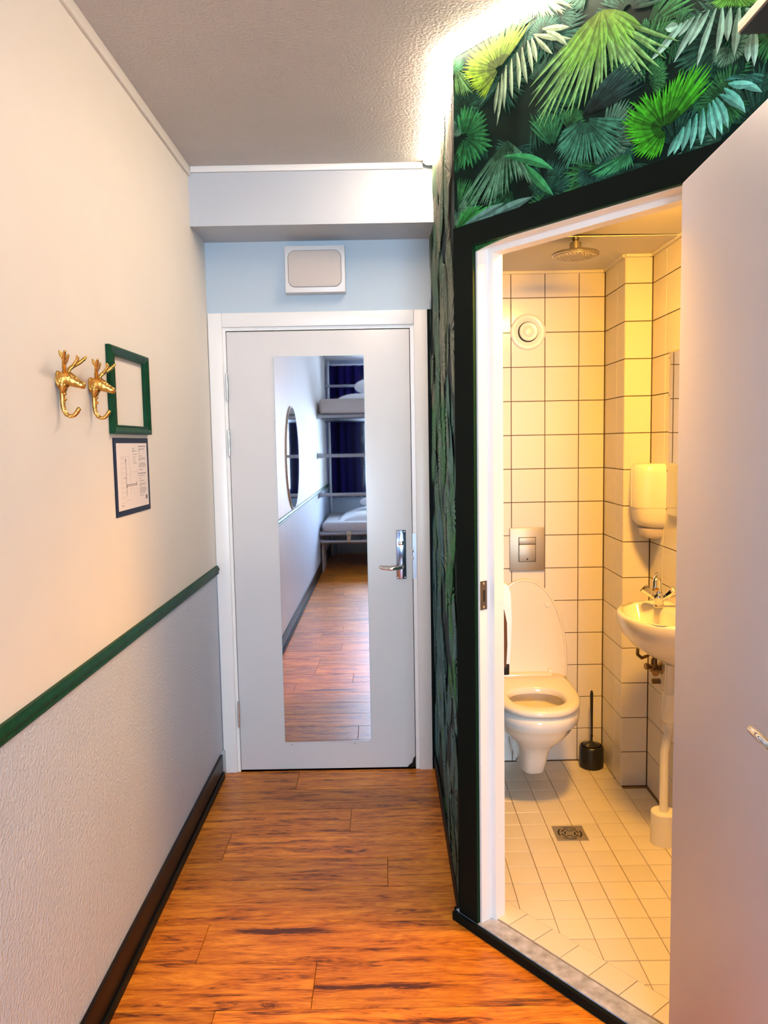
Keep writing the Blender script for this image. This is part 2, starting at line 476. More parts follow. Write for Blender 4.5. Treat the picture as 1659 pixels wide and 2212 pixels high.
lv.tube([(.858,D-.030,.972),(.852,D-.046,.971),(.836,D-.054,.969),(.80,D-.056,.967),(.772,D-.054,.970),(.757,D-.050,.974)], [.0085,.009,.009,.008,.007,.006], 14)
obj('lever_handle', lv, 'chrome', d1)
sp = MB().box(.9078, .9255, D-.0035, D-.002, .912, 1.122)
stp = obj('strike_plate', sp, 'pipe', d1)
obj('latch_bolt', MB().rbox(.9072,.9128,D-.009,D-.0036,1.035,1.055,.002).rbox(.9072,.9125,D-.008,D-.0036,1.003,1.016,.002), 'chrome', stp)
ch = [(.868,.008),(.906,.008),(.9065,.062),(.897,.050),(.892,.030),(.880,.022)]
obj('worn_corner', MB().loft([[(x,D-.0012,z) for x,z in ch],[(x,D+.0005,z) for x,z in ch]]), 'dark_wood', d1, label='chipped bare dark corner at the foot of the door')
for x in (.325, .622):
    obj('screw_hole', MB().lathe([(.0022,0),(.002,.0006)], (x,D,.128), (0,-1,0), 8), 'black', d1)

# ---- corridor right wall with the palm mural, angled wall
wr = obj('wall_right', MB().box(XR, BXL, CY+.02, D+.1, -0.0125, H), 'mural_base', kind='structure')
wd = MB()
dgbox(wd, 0, 0.083, 0, WT, -0.0125, 2.165); dgbox(wd, 0.772, S_END+.1, 0, WT, -0.0125, 2.165); dgbox(wd, 0, S_END+.1, 0, WT, 2.165, H)
wdo = obj('wall_diagonal', wd, 'mural_base', kind='structure', smooth=0)
obj('baseboard_right', MB().rbox(XR-.012, XR, CY+.01, D-.014, 0, .075, .003), 'black', kind='structure')

# ---- bathroom door frame (black architrave, white lining with a stop)
d2 = MB()
XH, YH = 1.4407, 1.740
ld = Vector((1.4195-1.4407, 1.317-1.740, 0)).normalized()
ln = Vector((-ld.y, ld.x, 0))
if ln.x < 0: ln = -ln
LW, LT = 0.725, 0.040
def leaf(a, t, z): return Vector((XH, YH, 0)) + ld*a + ln*t + Vector((0,0,z))
def leafbox(mb, a0, a1, t0, t1, z0, z1, r=.003):
    q = MB().rbox(a0, a1, t0, t1, z0, z1, r)
    mx = Matrix(((ld.x, ln.x, 0, XH), (ld.y, ln.y, 0, YH), (0,0,1,0), (0,0,0,1)))
    q.xform(mx); mb.add(q.v, q.f); return mb
door2 = obj('door_2', leafbox(d2, 0, LW, 0, LT, 0.052, 2.093, .006), 'bath_door', kind='structure')
cs = MB()
dgbox(cs, 0.004, 0.082, -.013, 0, 0.03, 2.170); dgbox(cs, 0.772, 0.835, -.013, 0, 0.03, 2.170); dgbox(cs, 0.0825, 0.7715, -.013, 0, 2.108, 2.170)
obj('architrave', cs, 'black', door2, smooth=0)
gb = MB()
dgbox(gb, 0.0822, 0.0845, -.013, -.001, 0.03, 2.1075); dgbox(gb, 0.0846, .76, -.013, -.001, 2.1055, 2.1078)
obj('green_bead', gb, 'bead_green', door2, smooth=0)
jb = MB()
dgbox(jb, 0.0835, 0.091, 0, .044, 0.03, 2.104); dgbox(jb, 0.0835, 0.110, .044, .084, ZF-.03, 2.088); dgbox(jb, 0.0835, 0.092, .084, .1045, ZF-.03, 2.104)
dgbox(jb, 0.757, 0.7715, 0, .044, 0.03, 2.104); dgbox(jb, 0.738, 0.7715, .044, .084, ZF-.03, 2.088); dgbox(jb, 0.757, 0.7715, .084, .1045, ZF-.03, 2.104)
dgbox(jb, 0.0835, 0.7715, 0, .044, 2.104, 2.164); dgbox(jb, 0.0835, 0.7715, .044, .084, 2.088, 2.164); dgbox(jb, 0.0835, 0.7715, .084, .1045, 2.104, 2.164)
obj('door_lining', jb, 'frame', door2, smooth=0)
for z in (1.785, 1.055, .30):
    c = dg(.1102, .066, z)
    obj('screw_cap', MB().lathe([(.0065,0),(.0055,.0015)], c, (SX,SY,0), 12), 'frame', door2)
stk = MB(); dgbox(stk, .0911, .0925, .002, .030, 1.030, 1.118)
sk = obj('strike_plate', stk, 'old_steel', door2, smooth=0, label='worn steel strike plate on the door lining')
hl = MB(); dgbox(hl, .0925, .0928, .012, .022, 1.055, 1.090)
obj('latch_hole', hl, 'near_black', sk, smooth=0)
for z in (1.038, 1.110):
    obj('screw', MB().lathe([(.004,0),(.003,.0012)], dg(.0925,.016,z), (SX,SY,0), 10), 'chrome', sk)
hb = MB()
for z0, z1 in ((1.80,1.90),(1.0,1.1),(.22,.32)): hb.tube([tuple(leaf(-.007,.030,z0)), tuple(leaf(-.007,.030,z1))], .0065, 10)
obj('hinge', hb, 'steel', door2)
hd = MB().lathe([(.022,0),(.021,.006),(.009,.008),(.0085,.045)], leaf(.665,0,1.079), tuple(-ln), 18)
hd.tube([tuple(leaf(.665,-.042,1.079)), tuple(leaf(.655,-.055,1.079)), tuple(leaf(.63,-.058,1.079)), tuple(leaf(.560,-.057,1.079)), tuple(leaf(.548,-.050,1.078))], [.009,.0095,.009,.008,.006], 12)
obj('lever_handle', hd, 'chrome', door2)
# threshold
th = MB(); dgbox(th, -.012, .80, -.012, .050, -0.0, .032)
obj('trim_5', th, 'sill', kind='structure', smooth=0)
tb = MB(); dgbox(tb, -.018, .80, -.024, -.0122, 0, .028); tb.box(XR-.022, XR-.006, CY-.005, CY+.022, 0, .03)
obj('trim_6', tb, 'black', kind='structure', smooth=0)

# ---- sleeping end: right wall, window wall
rw = MB().box(XROOM, XROOM+.1, YW-.1, CY+SY*(XROOM-XR)/SX+.06, -0.0125, H)
obj('wall_room_right', rw, 'white_wall', kind='structure')
WX0, WX1, WZ0, WZ1 = 0.10, 1.85, 0.86, 2.52
ww = MB().box(0, XROOM, YW-.1, YW, -0.0125, WZ0).box(0, XROOM, YW-.1, YW, WZ1, H).box(0, WX0, YW-.1, YW, WZ0, WZ1).box(WX1, XROOM, YW-.1, YW, WZ0, WZ1)
obj('wall_window', ww, 'blue_wall', kind='structure')
wf = MB()
for a, b, c, d in ((WX0, WX0+.06, WZ0, WZ1), (WX1-.06, WX1, WZ0, WZ1), (WX0+.06, WX1-.06, WZ0, WZ0+.06), (WX0+.06, WX1-.06, WZ1-.06, WZ1), (.95, 1.01, WZ0+.06, WZ1-.06)):
    wf.box(a, b, YW-.08, YW-.02, c, d)
w1 = obj('window_1', wf, 'window_frame', kind='structure', smooth=0)
for a, b in ((WX0+.06, .95), (1.01, WX1-.06)):
    obj('pane', MB().box(a, b, YW-.055, YW-.05, WZ0+.06, WZ1-.06), 'glass', w1, smooth=0)
obj('sill', MB().rbox(WX0-.04, WX1+.04, YW+.0, YW+.06, WZ0-.035, WZ0, .004), 'window_frame', w1)

# ================================================================== BATHROOM SHELL
TP = 0.1528
tile_cache = {}
def tile_mesh(w, h, m, tk=0.004, g=0.0017):
    key = (round(w,4), round(h,4), m)
    if key in tile_cache: return tile_cache[key]
    me = bpy.data.meshes.new('tile')
    a, b, e = w/2-g, h/2-g, 0.0012
    V = [(-a,-b,-.002),(a,-b,-.002),(a,b,-.002),(-a,b,-.002),(-a,-b,tk-e),(a,-b,tk-e),(a,b,tk-e),(-a,b,tk-e),(-a+e,-b+e,tk),(a-e,-b+e,tk),(a-e,b-e,tk),(-a+e,b-e,tk)]
    F = [(0,1,5,4),(1,2,6,5),(2,3,7,6),(3,0,4,7),(4,5,9,8),(5,6,10,9),(6,7,11,10),(7,4,8,11),(8,9,10,11)]
    me.from_pydata(V, [], F)
    me.materials.append(M[m])
    tile_cache[key] = me
    return me
def tile_wall(parent, o, u, v, us, vs, m='tile', skip=None):
    """tiles between the joints us (along u) and vs (along v) on the plane through o"""
    u, v = Vector(u), Vector(v); n = u.cross(v)
    for a, b in zip(us, us[1:]):
        for c, d in zip(vs, vs[1:]):
            if b-a < .012 or d-c < .012: continue
            t = bpy.data.objects.new('tile', tile_mesh(b-a, d-c, m))
            COL.objects.link(t); t.parent = parent
            p = Vector(o) + u*((a+b)/2) + v*((c+d)/2)
            t.matrix_local = Matrix(((u.x,v.x,n.x,p.x),(u.y,v.y,n.y,p.y),(u.z,v.z,n.z,p.z),(0,0,0,1)))
rows = [ZF+TP*j for j in range(15)] + [ZB]
wbb = obj('wall_bathroom_back', MB().box(BXL, BXC+.02, BY+.004, BY+.1, -0.0125, ZB+.05), 'grout', kind='structure')
tile_wall(wbb, (0,BY+.004,0), (1,0,0), (0,0,1), [BXL, 1.2101, 1.3629, 1.5157, 1.6685, BXC-.002], rows)
wcl = obj('wall_column', MB().box(BXC+.004, BX+.1, BYC+.004, BY+.1, -0.0125, ZB+.05), 'grout', kind='structure')
tile_wall(wcl, (BXC+.004,0,0), (0,-1,0), (0,0,1), [-BY, -3.345, -BYC-.001], rows)
tile_wall(wcl, (0,BYC+.004,0), (1,0,0), (0,0,1), [BXC+.0005, BX-.001], rows)
wbr = obj('wall_bathroom_right', MB().box(BX+.004, BX+.1, CY+SY*S_END+.05, BYC+.004, -0.0125, ZB+.05), 'grout', kind='structure')
tile_wall(wbr, (BX+.004,0,0), (0,-1,0), (0,0,1), [-BYC+.001]+[-BYC+.153*(i+1) for i in range(11)], rows)
wbl = obj('wall_bathroom_left', MB().box(BXL-.03, BXL-.004, CY+.17, BY+.004, -0.0125, ZB+.05), 'grout', kind='structure')
tile_wall(wbl, (BXL-.004,0,0), (0,1,0), (0,0,1), [BY-.153*(i) for i in range(6,-1,-1)], rows)
# floor of small square tiles, the row along the threshold cut to its slant
inner = DN + .052
fpoly = [(BXL-.03, 1.2), (BX+.01, 1.2), (BX+.01, BY+.01), (BXL-.03, BY+.01)]
fpoly = clip(fpoly, (-NX, -NY), -inner)
fb = obj('floor_bathroom', MB().prism(fpoly, -0.012, ZF-.003), 'grout_pale', kind='structure', smooth=0)
TF = 0.0995
DRX0, DRX1, DRY0, DRY1 = 1.411, 1.529, 2.786, 2.896
NB = .090   # width of the cut border along the threshold
def border_tile(poly):
    cx = sum(p[0] for p in poly)/len(poly); cy = sum(p[1] for p in poly)/len(poly)
    sh = []
    n = len(poly)
    for i in range(n):       # inset by the half joint
        p0, p1, p2 = Vector(poly[i-1]), Vector(poly[i]), Vector(poly[(i+1)%n])
        e1 = (p1-p0).normalized(); e2 = (p2-p1).normalized()
        n1, n2 = Vector((-e1.y, e1.x)), Vector((-e2.y, e2.x))
        k = n1+n2; k = k/max(k.length_squared, .2)*2*.0012
        sh.append(p1+k)
    mb = MB().loft([[(p.x,p.y,ZF-.004) for p in sh], [(p.x,p.y,ZF) for p in sh]])
    obj('tile', mb, 'floor_tile', fb, (cx,cy,0), smooth=0, loc=(cx,cy,0))
for i in range(-2, 7):
    for j in range(-14, 12):
        x0, y0 = 1.2945+TF*i, 2.4125+.1005*j
        x1, y1 = min(x0+TF, BX), min(y0+.1005, BY)
        x0c = max(x0, BXL)
        if x1-x0c < .01 or y1-y0 < .01: continue
        if x0 >= BXC-.03 and y1 > BYC+.02: continue
        if x1 > BXC and y0 > BYC-.02 and x0 < BXC: x1 = BXC
        poly = clip([(x0c,y0),(x1,y0),(x1,y1),(x0c,y1)], (-NX,-NY), -(inner+NB-.0016))
        if len(poly) < 3: continue
        ar = abs(sum(p[0]*q[1]-q[0]*p[1] for p, q in zip(poly, poly[1:]+poly[:1])))/2
        if ar < 2e-4: continue
        if len(poly) == 4 and abs(ar-TF*.1005) < 1e-5:
            t = bpy.data.objects.new('tile', tile_mesh(TF, .1005, 'floor_tile', .003, .0012))
            COL.objects.link(t); t.parent = fb; t.location = ((x0+x1)/2, (y0+y1)/2, ZF-.003)
        else: border_tile(poly)
ss = [.055 + .1*i for i in range(-1, 14)]
for a, b in zip(ss, ss[1:]):
    q = [dg(a,.053), dg(b,.053), dg(b,.052+NB), dg(a,.052+NB)]
    q = clip(clip(q, (1,0), BX), (-1,0), -BXL)
    if len(q) >= 3: border_tile(q)
cb = MB().prism(clip([(BXL-.03,1.2),(BX+.01,1.2),(BX+.01,BY+.01),(BXL-.03,BY+.01)], (-NX,-NY), -(DN+WT)), ZB, ZB+.04)
cbo = obj('ceiling_bathroom', cb, 'bath_white', kind='structure', smooth=0)
obj('joint_strip', MB().box(1.30, BX-.004, 2.938, 2.990, ZB-.003, ZB-.0002), 'bath_white', cbo, smooth=0)
obj('painted_joint_shade', MB().add([(1.40,2.908,ZB-.0004),(1.88,2.930,ZB-.0004),(1.88,2.9365,ZB-.0004),(1.40,2.9375,ZB-.0004),(1.40,2.908,ZB-.0001),(1.88,2.930,ZB-.0001),(1.88,2.9365,ZB-.0001),(1.40,2.9375,ZB-.0001)], [(0,3,2,1),(4,5,6,7),(0,1,5,4),(1,2,6,5),(2,3,7,6),(3,0,4,7)]), 'near_black', cbo, smooth=0)  # flat dark sheet paints the shade of an open ceiling joint
cv = MB().box(BXL, BXC, BY-.012, BY-.001, ZB-.012, ZB-.0002).box(BXC-.012, BXC-.001, BYC, BY, ZB-.012, ZB-.0002).box(BXC, BX, BYC-.012, BYC-.001, ZB-.012, ZB-.0002).box(BX-.012, BX-.001, 1.6, BYC, ZB-.012, ZB-.0002)
obj('cove_strip', cv, 'bath_white', cbo, smooth=0)
# ================================================================== LIGHTS THE PLACE HAS
def led(name, p0, p1, n0, n1, label):
    """diffuser strip with a lens-shaped section along the ceiling corner from p0 to p1; n0, n1 = direction out of the wall at each end"""
    t = thing(name, label, 'LED strip', p0, 'LED strips along the ceiling edge')
    sec = [(.002, .016), (.013, .018), (.026, .016), (.036, .010), (.0425, .0045), (.0425, .0012), (.002, .0012)]
    hou = [(.0008, .020), (.0018, .020), (.0018, .0010), (.0424, .0010), (.0424, .0002), (.0008, .0002)]
    p0, p1 = Vector(p0), Vector(p1)
    for nm, pr, m in (('diffuser', sec, 'led'), ('channel', hou, 'plastic')):
        mb = MB().loft([[p + Vector((n[0]*a, n[1]*a, -b)) for a, b in pr] for p, n in ((p0, n0), (p1, n1))])
        obj(nm, mb, m, t, p0, smooth=60)
    d_ = (p0-p1).normalized()
    mb = MB().loft([[p0 + d_*q + Vector((n0[0]*a, n0[1]*a, -b)) for a, b in ((.0006,.021),(.030,.021),(.0445,.012),(.0445,.0003),(.0006,.0003))] for q in (.0002, .0020)])
    obj('end_light_block', mb, 'plastic', t, p0)  # opaque cap added to hold back light from the strip's end face
mit = math.tan(0.5*(math.atan2(NY, NX)))
cn = (-1.0, -mit)
led('led_strip', (XR, 3.245, H), (XR, CY, H), (-1, 0), cn, 'glowing warm LED strip along the ceiling edge of the narrow corridor wall')
led('led_strip', dg(0, 0, H), dg(S_END-.07, 0, H), cn, (-NX, -NY), 'glowing warm LED strip above the angled palm mural over the bathroom door')

LX, LY = 1.50, 2.21
t = thing('ceiling_lamp', 'round glowing ceiling lamp inside the bathroom behind the open door', 'lamp', (LX, LY, ZB))
obj('base', MB().lathe([(.13,0),(.13,-.018),(.12,-.022)], (LX,LY,ZB-.0005), n=32), 'plastic', t, (LX,LY,ZB))
obj('shade', MB().lathe([(.118,-.0225),(.112,-.045),(.09,-.066),(.05,-.078),(.012,-.081)], (LX,LY,ZB-.0005), n=32), 'lamp_glow', t, (LX,LY,ZB), smooth=70)

# ================================================================== MURAL
class Print:
    def __init__(s, place, amin):
        s.place, s.amin = place, amin
        s.v, s.f, s.c, s.layer, s.k = [], [], [], 0, 0
    def leaflet(s, a, b, w, cb, ct, bend=0.0, shade=0.62, side=None):
        a, b = Vector(a), Vector(b)
        d = b-a; L = d.length
        if L < .004: return
        t = d/L; n = Vector((-t.y, t.x))
        off = .0003 + s.layer*.00006 + (s.k % 28)*2e-6; s.k += 1
        st = [(0,.22),(.25,.75),(.5,1.0),(.72,.80),(.9,.34),(1,.0)]
        o = len(s.v)
        for u, ww in st:
            p = a + d*u + n*(bend*L*(u-u*u)*4)
            for e in (-1, 0, 1):
                q = p + n*(e*w*ww*.5)
                s.v.append(s.place(max(q.x, s.amin), q.y, off))
        lo = rnd.uniform(.75, 1.2)
        for i in range(len(st)-1):
            u = (st[i][0]+st[i+1][0])/2
            col = [cb[j]*(1-u)+ct[j]*u for j in range(3)]
            for e, sh in ((0, shade), (1, 1.25)):
                A = o+i*3+e
                s.f.append((A, A+1, A+4, A+3))
                s.c.append([x*sh*lo for x in col])
    def fan(s, c, tips, n, cb, ct, w=None, start=.12, jit=.10, shade=.62):
        s.layer += 1
        P = [Vector(q) for q in tips]; c = Vector(c)
        seg = [(P[i+1]-P[i]).length for i in range(len(P)-1)]; tot = sum(seg)
        order = list(range(n)); rnd.shuffle(order)
        for i in order:
            x = (i+.5)/n*tot; j = 0
            while j < len(seg)-1 and x > seg[j]: x -= seg[j]; j += 1
            tip = P[j] + (P[j+1]-P[j])*(x/seg[j])
            tip = c + (tip-c)*rnd.uniform(1-jit, 1+jit*.5)
            base = c + (tip-c)*start
            ww = w or max(.006, tot/n*.85)
            s.leaflet(base, tip, ww*rnd.uniform(.75,1.15), cb, ct, rnd.uniform(-.05,.05), shade)
    def build(s, name, parent):
        me = bpy.data.meshes.new(name)
        me.from_pydata(s.v, [], s.f)
        at = me.attributes.new('Ink', 'FLOAT_COLOR', 'CORNER')
        buf = []
        for col in s.c: buf += [*col, 1.0]*4
        at.data.foreach_set('color', buf)
        me.materials.append(M['ink'])
        o = bpy.data.objects.new(name, me); COL.objects.link(o); o.parent = parent
        o['kind'] = 'stuff'
        return o
GREENS = [((.004,.022,.010),(.02,.13,.05)), ((.004,.03,.012),(.03,.17,.05)), ((.003,.02,.016),(.02,.10,.07)), ((.01,.05,.03),(.12,.27,.17)), ((.004,.018,.012),(.015,.08,.05))]
def wild(p, a0, a1, b0, b1, n, rmin, rmax, cols):
    for _ in range(n):
        c = (rnd.uniform(a0,a1), rnd.uniform(b0,b1)); r = rnd.uniform(rmin,rmax)
        th, span = rnd.uniform(0, 6.28), rnd.uniform(2.0, 4.6)
        cb, ct = rnd.choice(cols)
        p.fan(c, [(c[0]+r*math.cos(th+span*i/9), c[1]+r*math.sin(th+span*i/9)*rnd.uniform(.9,1.1)) for i in range(10)], int(14+span*6), cb, ct)
FANS={
'B':((0.52,2.571),[(0.279,2.475),(0.308,2.362),(0.42,2.353),(0.459,2.345),(0.509,2.364),(0.569,2.416),(0.649,2.353),(0.697,2.382),(0.728,2.429)]),
'A':((0.184,2.559),[(0.131,2.493),(0.064,2.551),(0.035,2.614),(0.057,2.658),(0.1,2.665),(0.157,2.659),(0.212,2.669),(0.265,2.661),(0.298,2.631)]),
'G':((0.694,2.24),[(0.812,2.3),(0.801,2.336),(0.769,2.353),(0.724,2.352),(0.693,2.336),(0.644,2.337),(0.599,2.333),(0.579,2.311),(0.582,2.276),(0.594,2.238),(0.618,2.202),(0.652,2.178),(0.685,2.183)]),
'Fu':((0.462,2.339),[(0.491,2.375),(0.533,2.41),(0.581,2.426),(0.615,2.423),(0.643,2.388),(0.649,2.353)]),
'Fd':((0.472,2.336),[(0.399,2.328),(0.379,2.282),(0.407,2.232),(0.447,2.216),(0.498,2.212),(0.547,2.218),(0.583,2.237),(0.594,2.267),(0.588,2.298)]),
'D':((0.21,2.365),[(0.017,2.243),(0.03,2.216),(0.086,2.202),(0.141,2.189),(0.186,2.219),(0.225,2.226),(0.264,2.244),(0.308,2.215),(0.308,2.265)]),
'E':((0.05,2.42),[(0.01,2.39),(0.031,2.33),(0.088,2.326),(0.13,2.343),(0.163,2.363),(0.155,2.405),(0.139,2.462),(0.098,2.493),(0.047,2.516),(0.011,2.498)]),
'M':((0.372,2.295),[(0.286,2.375),(0.297,2.409),(0.337,2.407),(0.372,2.395),(0.399,2.38),(0.413,2.355)]),
'K':((0.011,2.165),[(0.034,2.224),(0.104,2.222),(0.166,2.201),(0.161,2.167),(0.086,2.167)]),
'T':((0.847,2.466),[(0.791,2.469),(0.815,2.445),(0.848,2.436),(0.88,2.424),(0.91,2.417)]),
'N':((0.013,2.622),[(0.012,2.545),(0.055,2.525),(0.081,2.533),(0.077,2.564)]),
'P':((0.6,2.217),[(0.473,2.198),(0.492,2.183),(0.536,2.176),(0.572,2.176),(0.618,2.178)]),
'Q':((0.879,2.289),[(0.918,2.278),(0.915,2.259),(0.842,2.298),(0.828,2.294)]),
'U':((0.308,2.708),[(0.25,2.681),(0.308,2.635),(0.365,2.616),(0.418,2.609),(0.444,2.618)]),
}
LF_C=[(0.308,2.6,0.432,2.54),(0.312,2.594,0.372,2.526),(0.301,2.595,0.319,2.525),(0.287,2.593,0.305,2.503),(0.268,2.584,0.287,2.483),(0.25,2.578,0.257,2.477),(0.231,2.569,0.234,2.463),(0.211,2.56,0.203,2.446),(0.196,2.543,0.175,2.41),(0.184,2.525,0.167,2.446),(0.337,2.602,0.425,2.571),(0.351,2.591,0.419,2.528)]
LF_H=[(0.852,2.286,0.915,2.242),(0.833,2.279,0.881,2.212),(0.824,2.269,0.876,2.222),(0.815,2.266,0.844,2.193),(0.8,2.26,0.816,2.18),(0.786,2.254,0.783,2.177),(0.771,2.248,0.758,2.175),(0.756,2.241,0.737,2.177),(0.741,2.23,0.717,2.176),(0.726,2.217,0.701,2.176),(0.842,2.285,0.897,2.265),(0.808,2.263,0.831,2.184)]
LF_I=[(0.875,2.422,0.916,2.378),(0.862,2.43,0.853,2.336),(0.843,2.438,0.838,2.372),(0.825,2.446,0.813,2.352),(0.811,2.45,0.769,2.346),(0.796,2.454,0.748,2.399),(0.777,2.455,0.713,2.376),(0.762,2.455,0.723,2.427),(0.747,2.454,0.676,2.413),(0.732,2.454,0.654,2.403),(0.722,2.452,0.691,2.458),(0.89,2.372,0.883,2.312),(0.894,2.383,0.896,2.299)]
LF_L=[(0.206,2.321,0.376,2.238),(0.279,2.278,0.376,2.174),(0.051,2.174,0.202,2.198),(0.128,2.169,0.308,2.188),(0.06,2.154,0.17,2.171)]
pd_ = Print(lambda a, b, o: (XR+SX*a-NX*o, CY+SY*a-NY*o, b), .0006)
wild(pd_, -.02, 1.05, 2.12, 2.70, 46, .06, .15, GREENS)
wild(pd_, -.02, 1.05, 2.12, 2.70, 26, .03, .07, GREENS)
wild(pd_, -.0, .02, .1, 2.1, 16, .06, .14, GREENS)
F = FANS
def fan(k, n, cb, ct, **kw): pd_.fan(F[k][0], F[k][1], n, cb, ct, **kw)
fan('N', 12, (.02,.06,.02), (.10,.26,.08)); fan('T', 22, (.02,.10,.01), (.10,.36,.05)); fan('Q', 12, (.01,.05,.04), (.03,.17,.13))
fan('M', 18, (.004,.05,.02), (.03,.19,.07)); fan('K', 14, (.01,.09,.02), (.03,.26,.05)); fan('U', 22, (.06,.07,.02), (.22,.27,.14), start=.2)
def leaves(lst, cb, ct, w, bend=.04):
    pd_.layer += 1
    for q in lst: pd_.leaflet(q[:2], q[2:], w*rnd.uniform(.85,1.15), cb, ct, bend*rnd.uniform(-1,1), .6)
leaves(LF_I, (.16,.34,.25), (.27,.46,.37), .019)
fan('B', 30, (.05,.11,.012), (.17,.40,.13), w=.0135, start=.06, jit=.07)
pd_.fan(F['B'][0], [((q[0]-F['B'][0][0])*.55+F['B'][0][0], (q[1]-F['B'][0][1])*.55+F['B'][0][1]) for q in F['B'][1]], 24, (.06,.10,.012), (.12,.33,.05), w=.017, start=.03)
leaves(LF_C, (.20,.30,.17), (.24,.36,.23), .015)
fan('P', 16, (.01,.09,.03), (.04,.26,.11), w=.007)
fan('Fu', 30, (.001,.006,.006), (.012,.055,.05), w=.010)
fan('Fd', 40, (.006,.045,.028), (.05,.23,.14), w=.0095)
fan('D', 34, (.003,.025,.010), (.11,.29,.17), w=.009, start=.04)
fan('E', 26, (.006,.05,.018), (.025,.20,.06), w=.017)
pd_.fan(F['A'][0], [((q[0]-F['A'][0][0])*.8+F['A'][0][0]-.01, (q[1]-F['A'][0][1])*.8+F['A'][0][1]) for q in F['A'][1]], 36, (.012,.025,.006), (.10,.24,.012), w=.013)
fan('A', 44, (.010,.025,.005), (.19,.36,.02), w=.010, start=.08)
pd_.fan(F['G'][0], [((q[0]-F['G'][0][0])*.78+F['G'][0][0], (q[1]-F['G'][0][1])*.78+F['G'][0][1]) for q in F['G'][1]], 44, (.002,.018,.003), (.018,.26,.008), w=.013)
fan('G', 52, (.002,.02,.003), (.05,.42,.015), w=.010, start=.08)
leaves(LF_H, (.05,.26,.19), (.16,.46,.37), .017)
leaves(LF_L[:2], (.02,.16,.05), (.04,.27,.10), .024, .25)
leaves(LF_L[2:], (.08,.20,.17), (.14,.30,.25), .03)
for i in range(len(pd_.v)):          # keep the print off the doorway
    x, y, z = pd_.v[i]
    s_ = (x-XR)*SX + (y-CY)*SY
    if z < 2.168 and s_ > .0800:
        if 2.168-z < .06: z = 2.168
        else:
            x -= SX*(s_-.08); y -= SY*(s_-.08)
    pd_.v[i] = (x, y, max(.001, min(z, H-.0005)))
pd_.build('printed_leaves', wdo)
pr_ = Print(lambda a, b, o: (XR-o, CY+a, b), .0006)
OLIVE = [((.10,.13,.08),(.36,.40,.27)), ((.06,.09,.05),(.26,.33,.20)), ((.03,.08,.04),(.14,.26,.14)), ((.14,.15,.10),(.42,.42,.32))]
MOSS = [((.02,.09,.04),(.10,.30,.15)), ((.02,.10,.08),(.12,.34,.26)), ((.05,.10,.06),(.24,.36,.24)), ((.01,.10,.02),(.05,.36,.06))]
TEAL = [((.01,.07,.09),(.07,.26,.30)), ((.01,.06,.06),(.06,.22,.20)), ((.02,.10,.13),(.16,.38,.42)), ((.01,.09,.02),(.04,.32,.07))]
for _ in range(150):
    zc = rnd.uniform(0, 2.68)
    wild(pr_, 0, D-CY, zc, zc, 1, .09, .24, OLIVE if zc+rnd.uniform(-.25,.25) > 1.75 else MOSS if zc+rnd.uniform(-.25,.25) > 1.05 else TEAL)
pr_.v = [(x, min(y, D-.001), min(max(z, .001), H-.0005)) for x, y, z in pr_.v]
pr_.build('printed_leaves', wr)

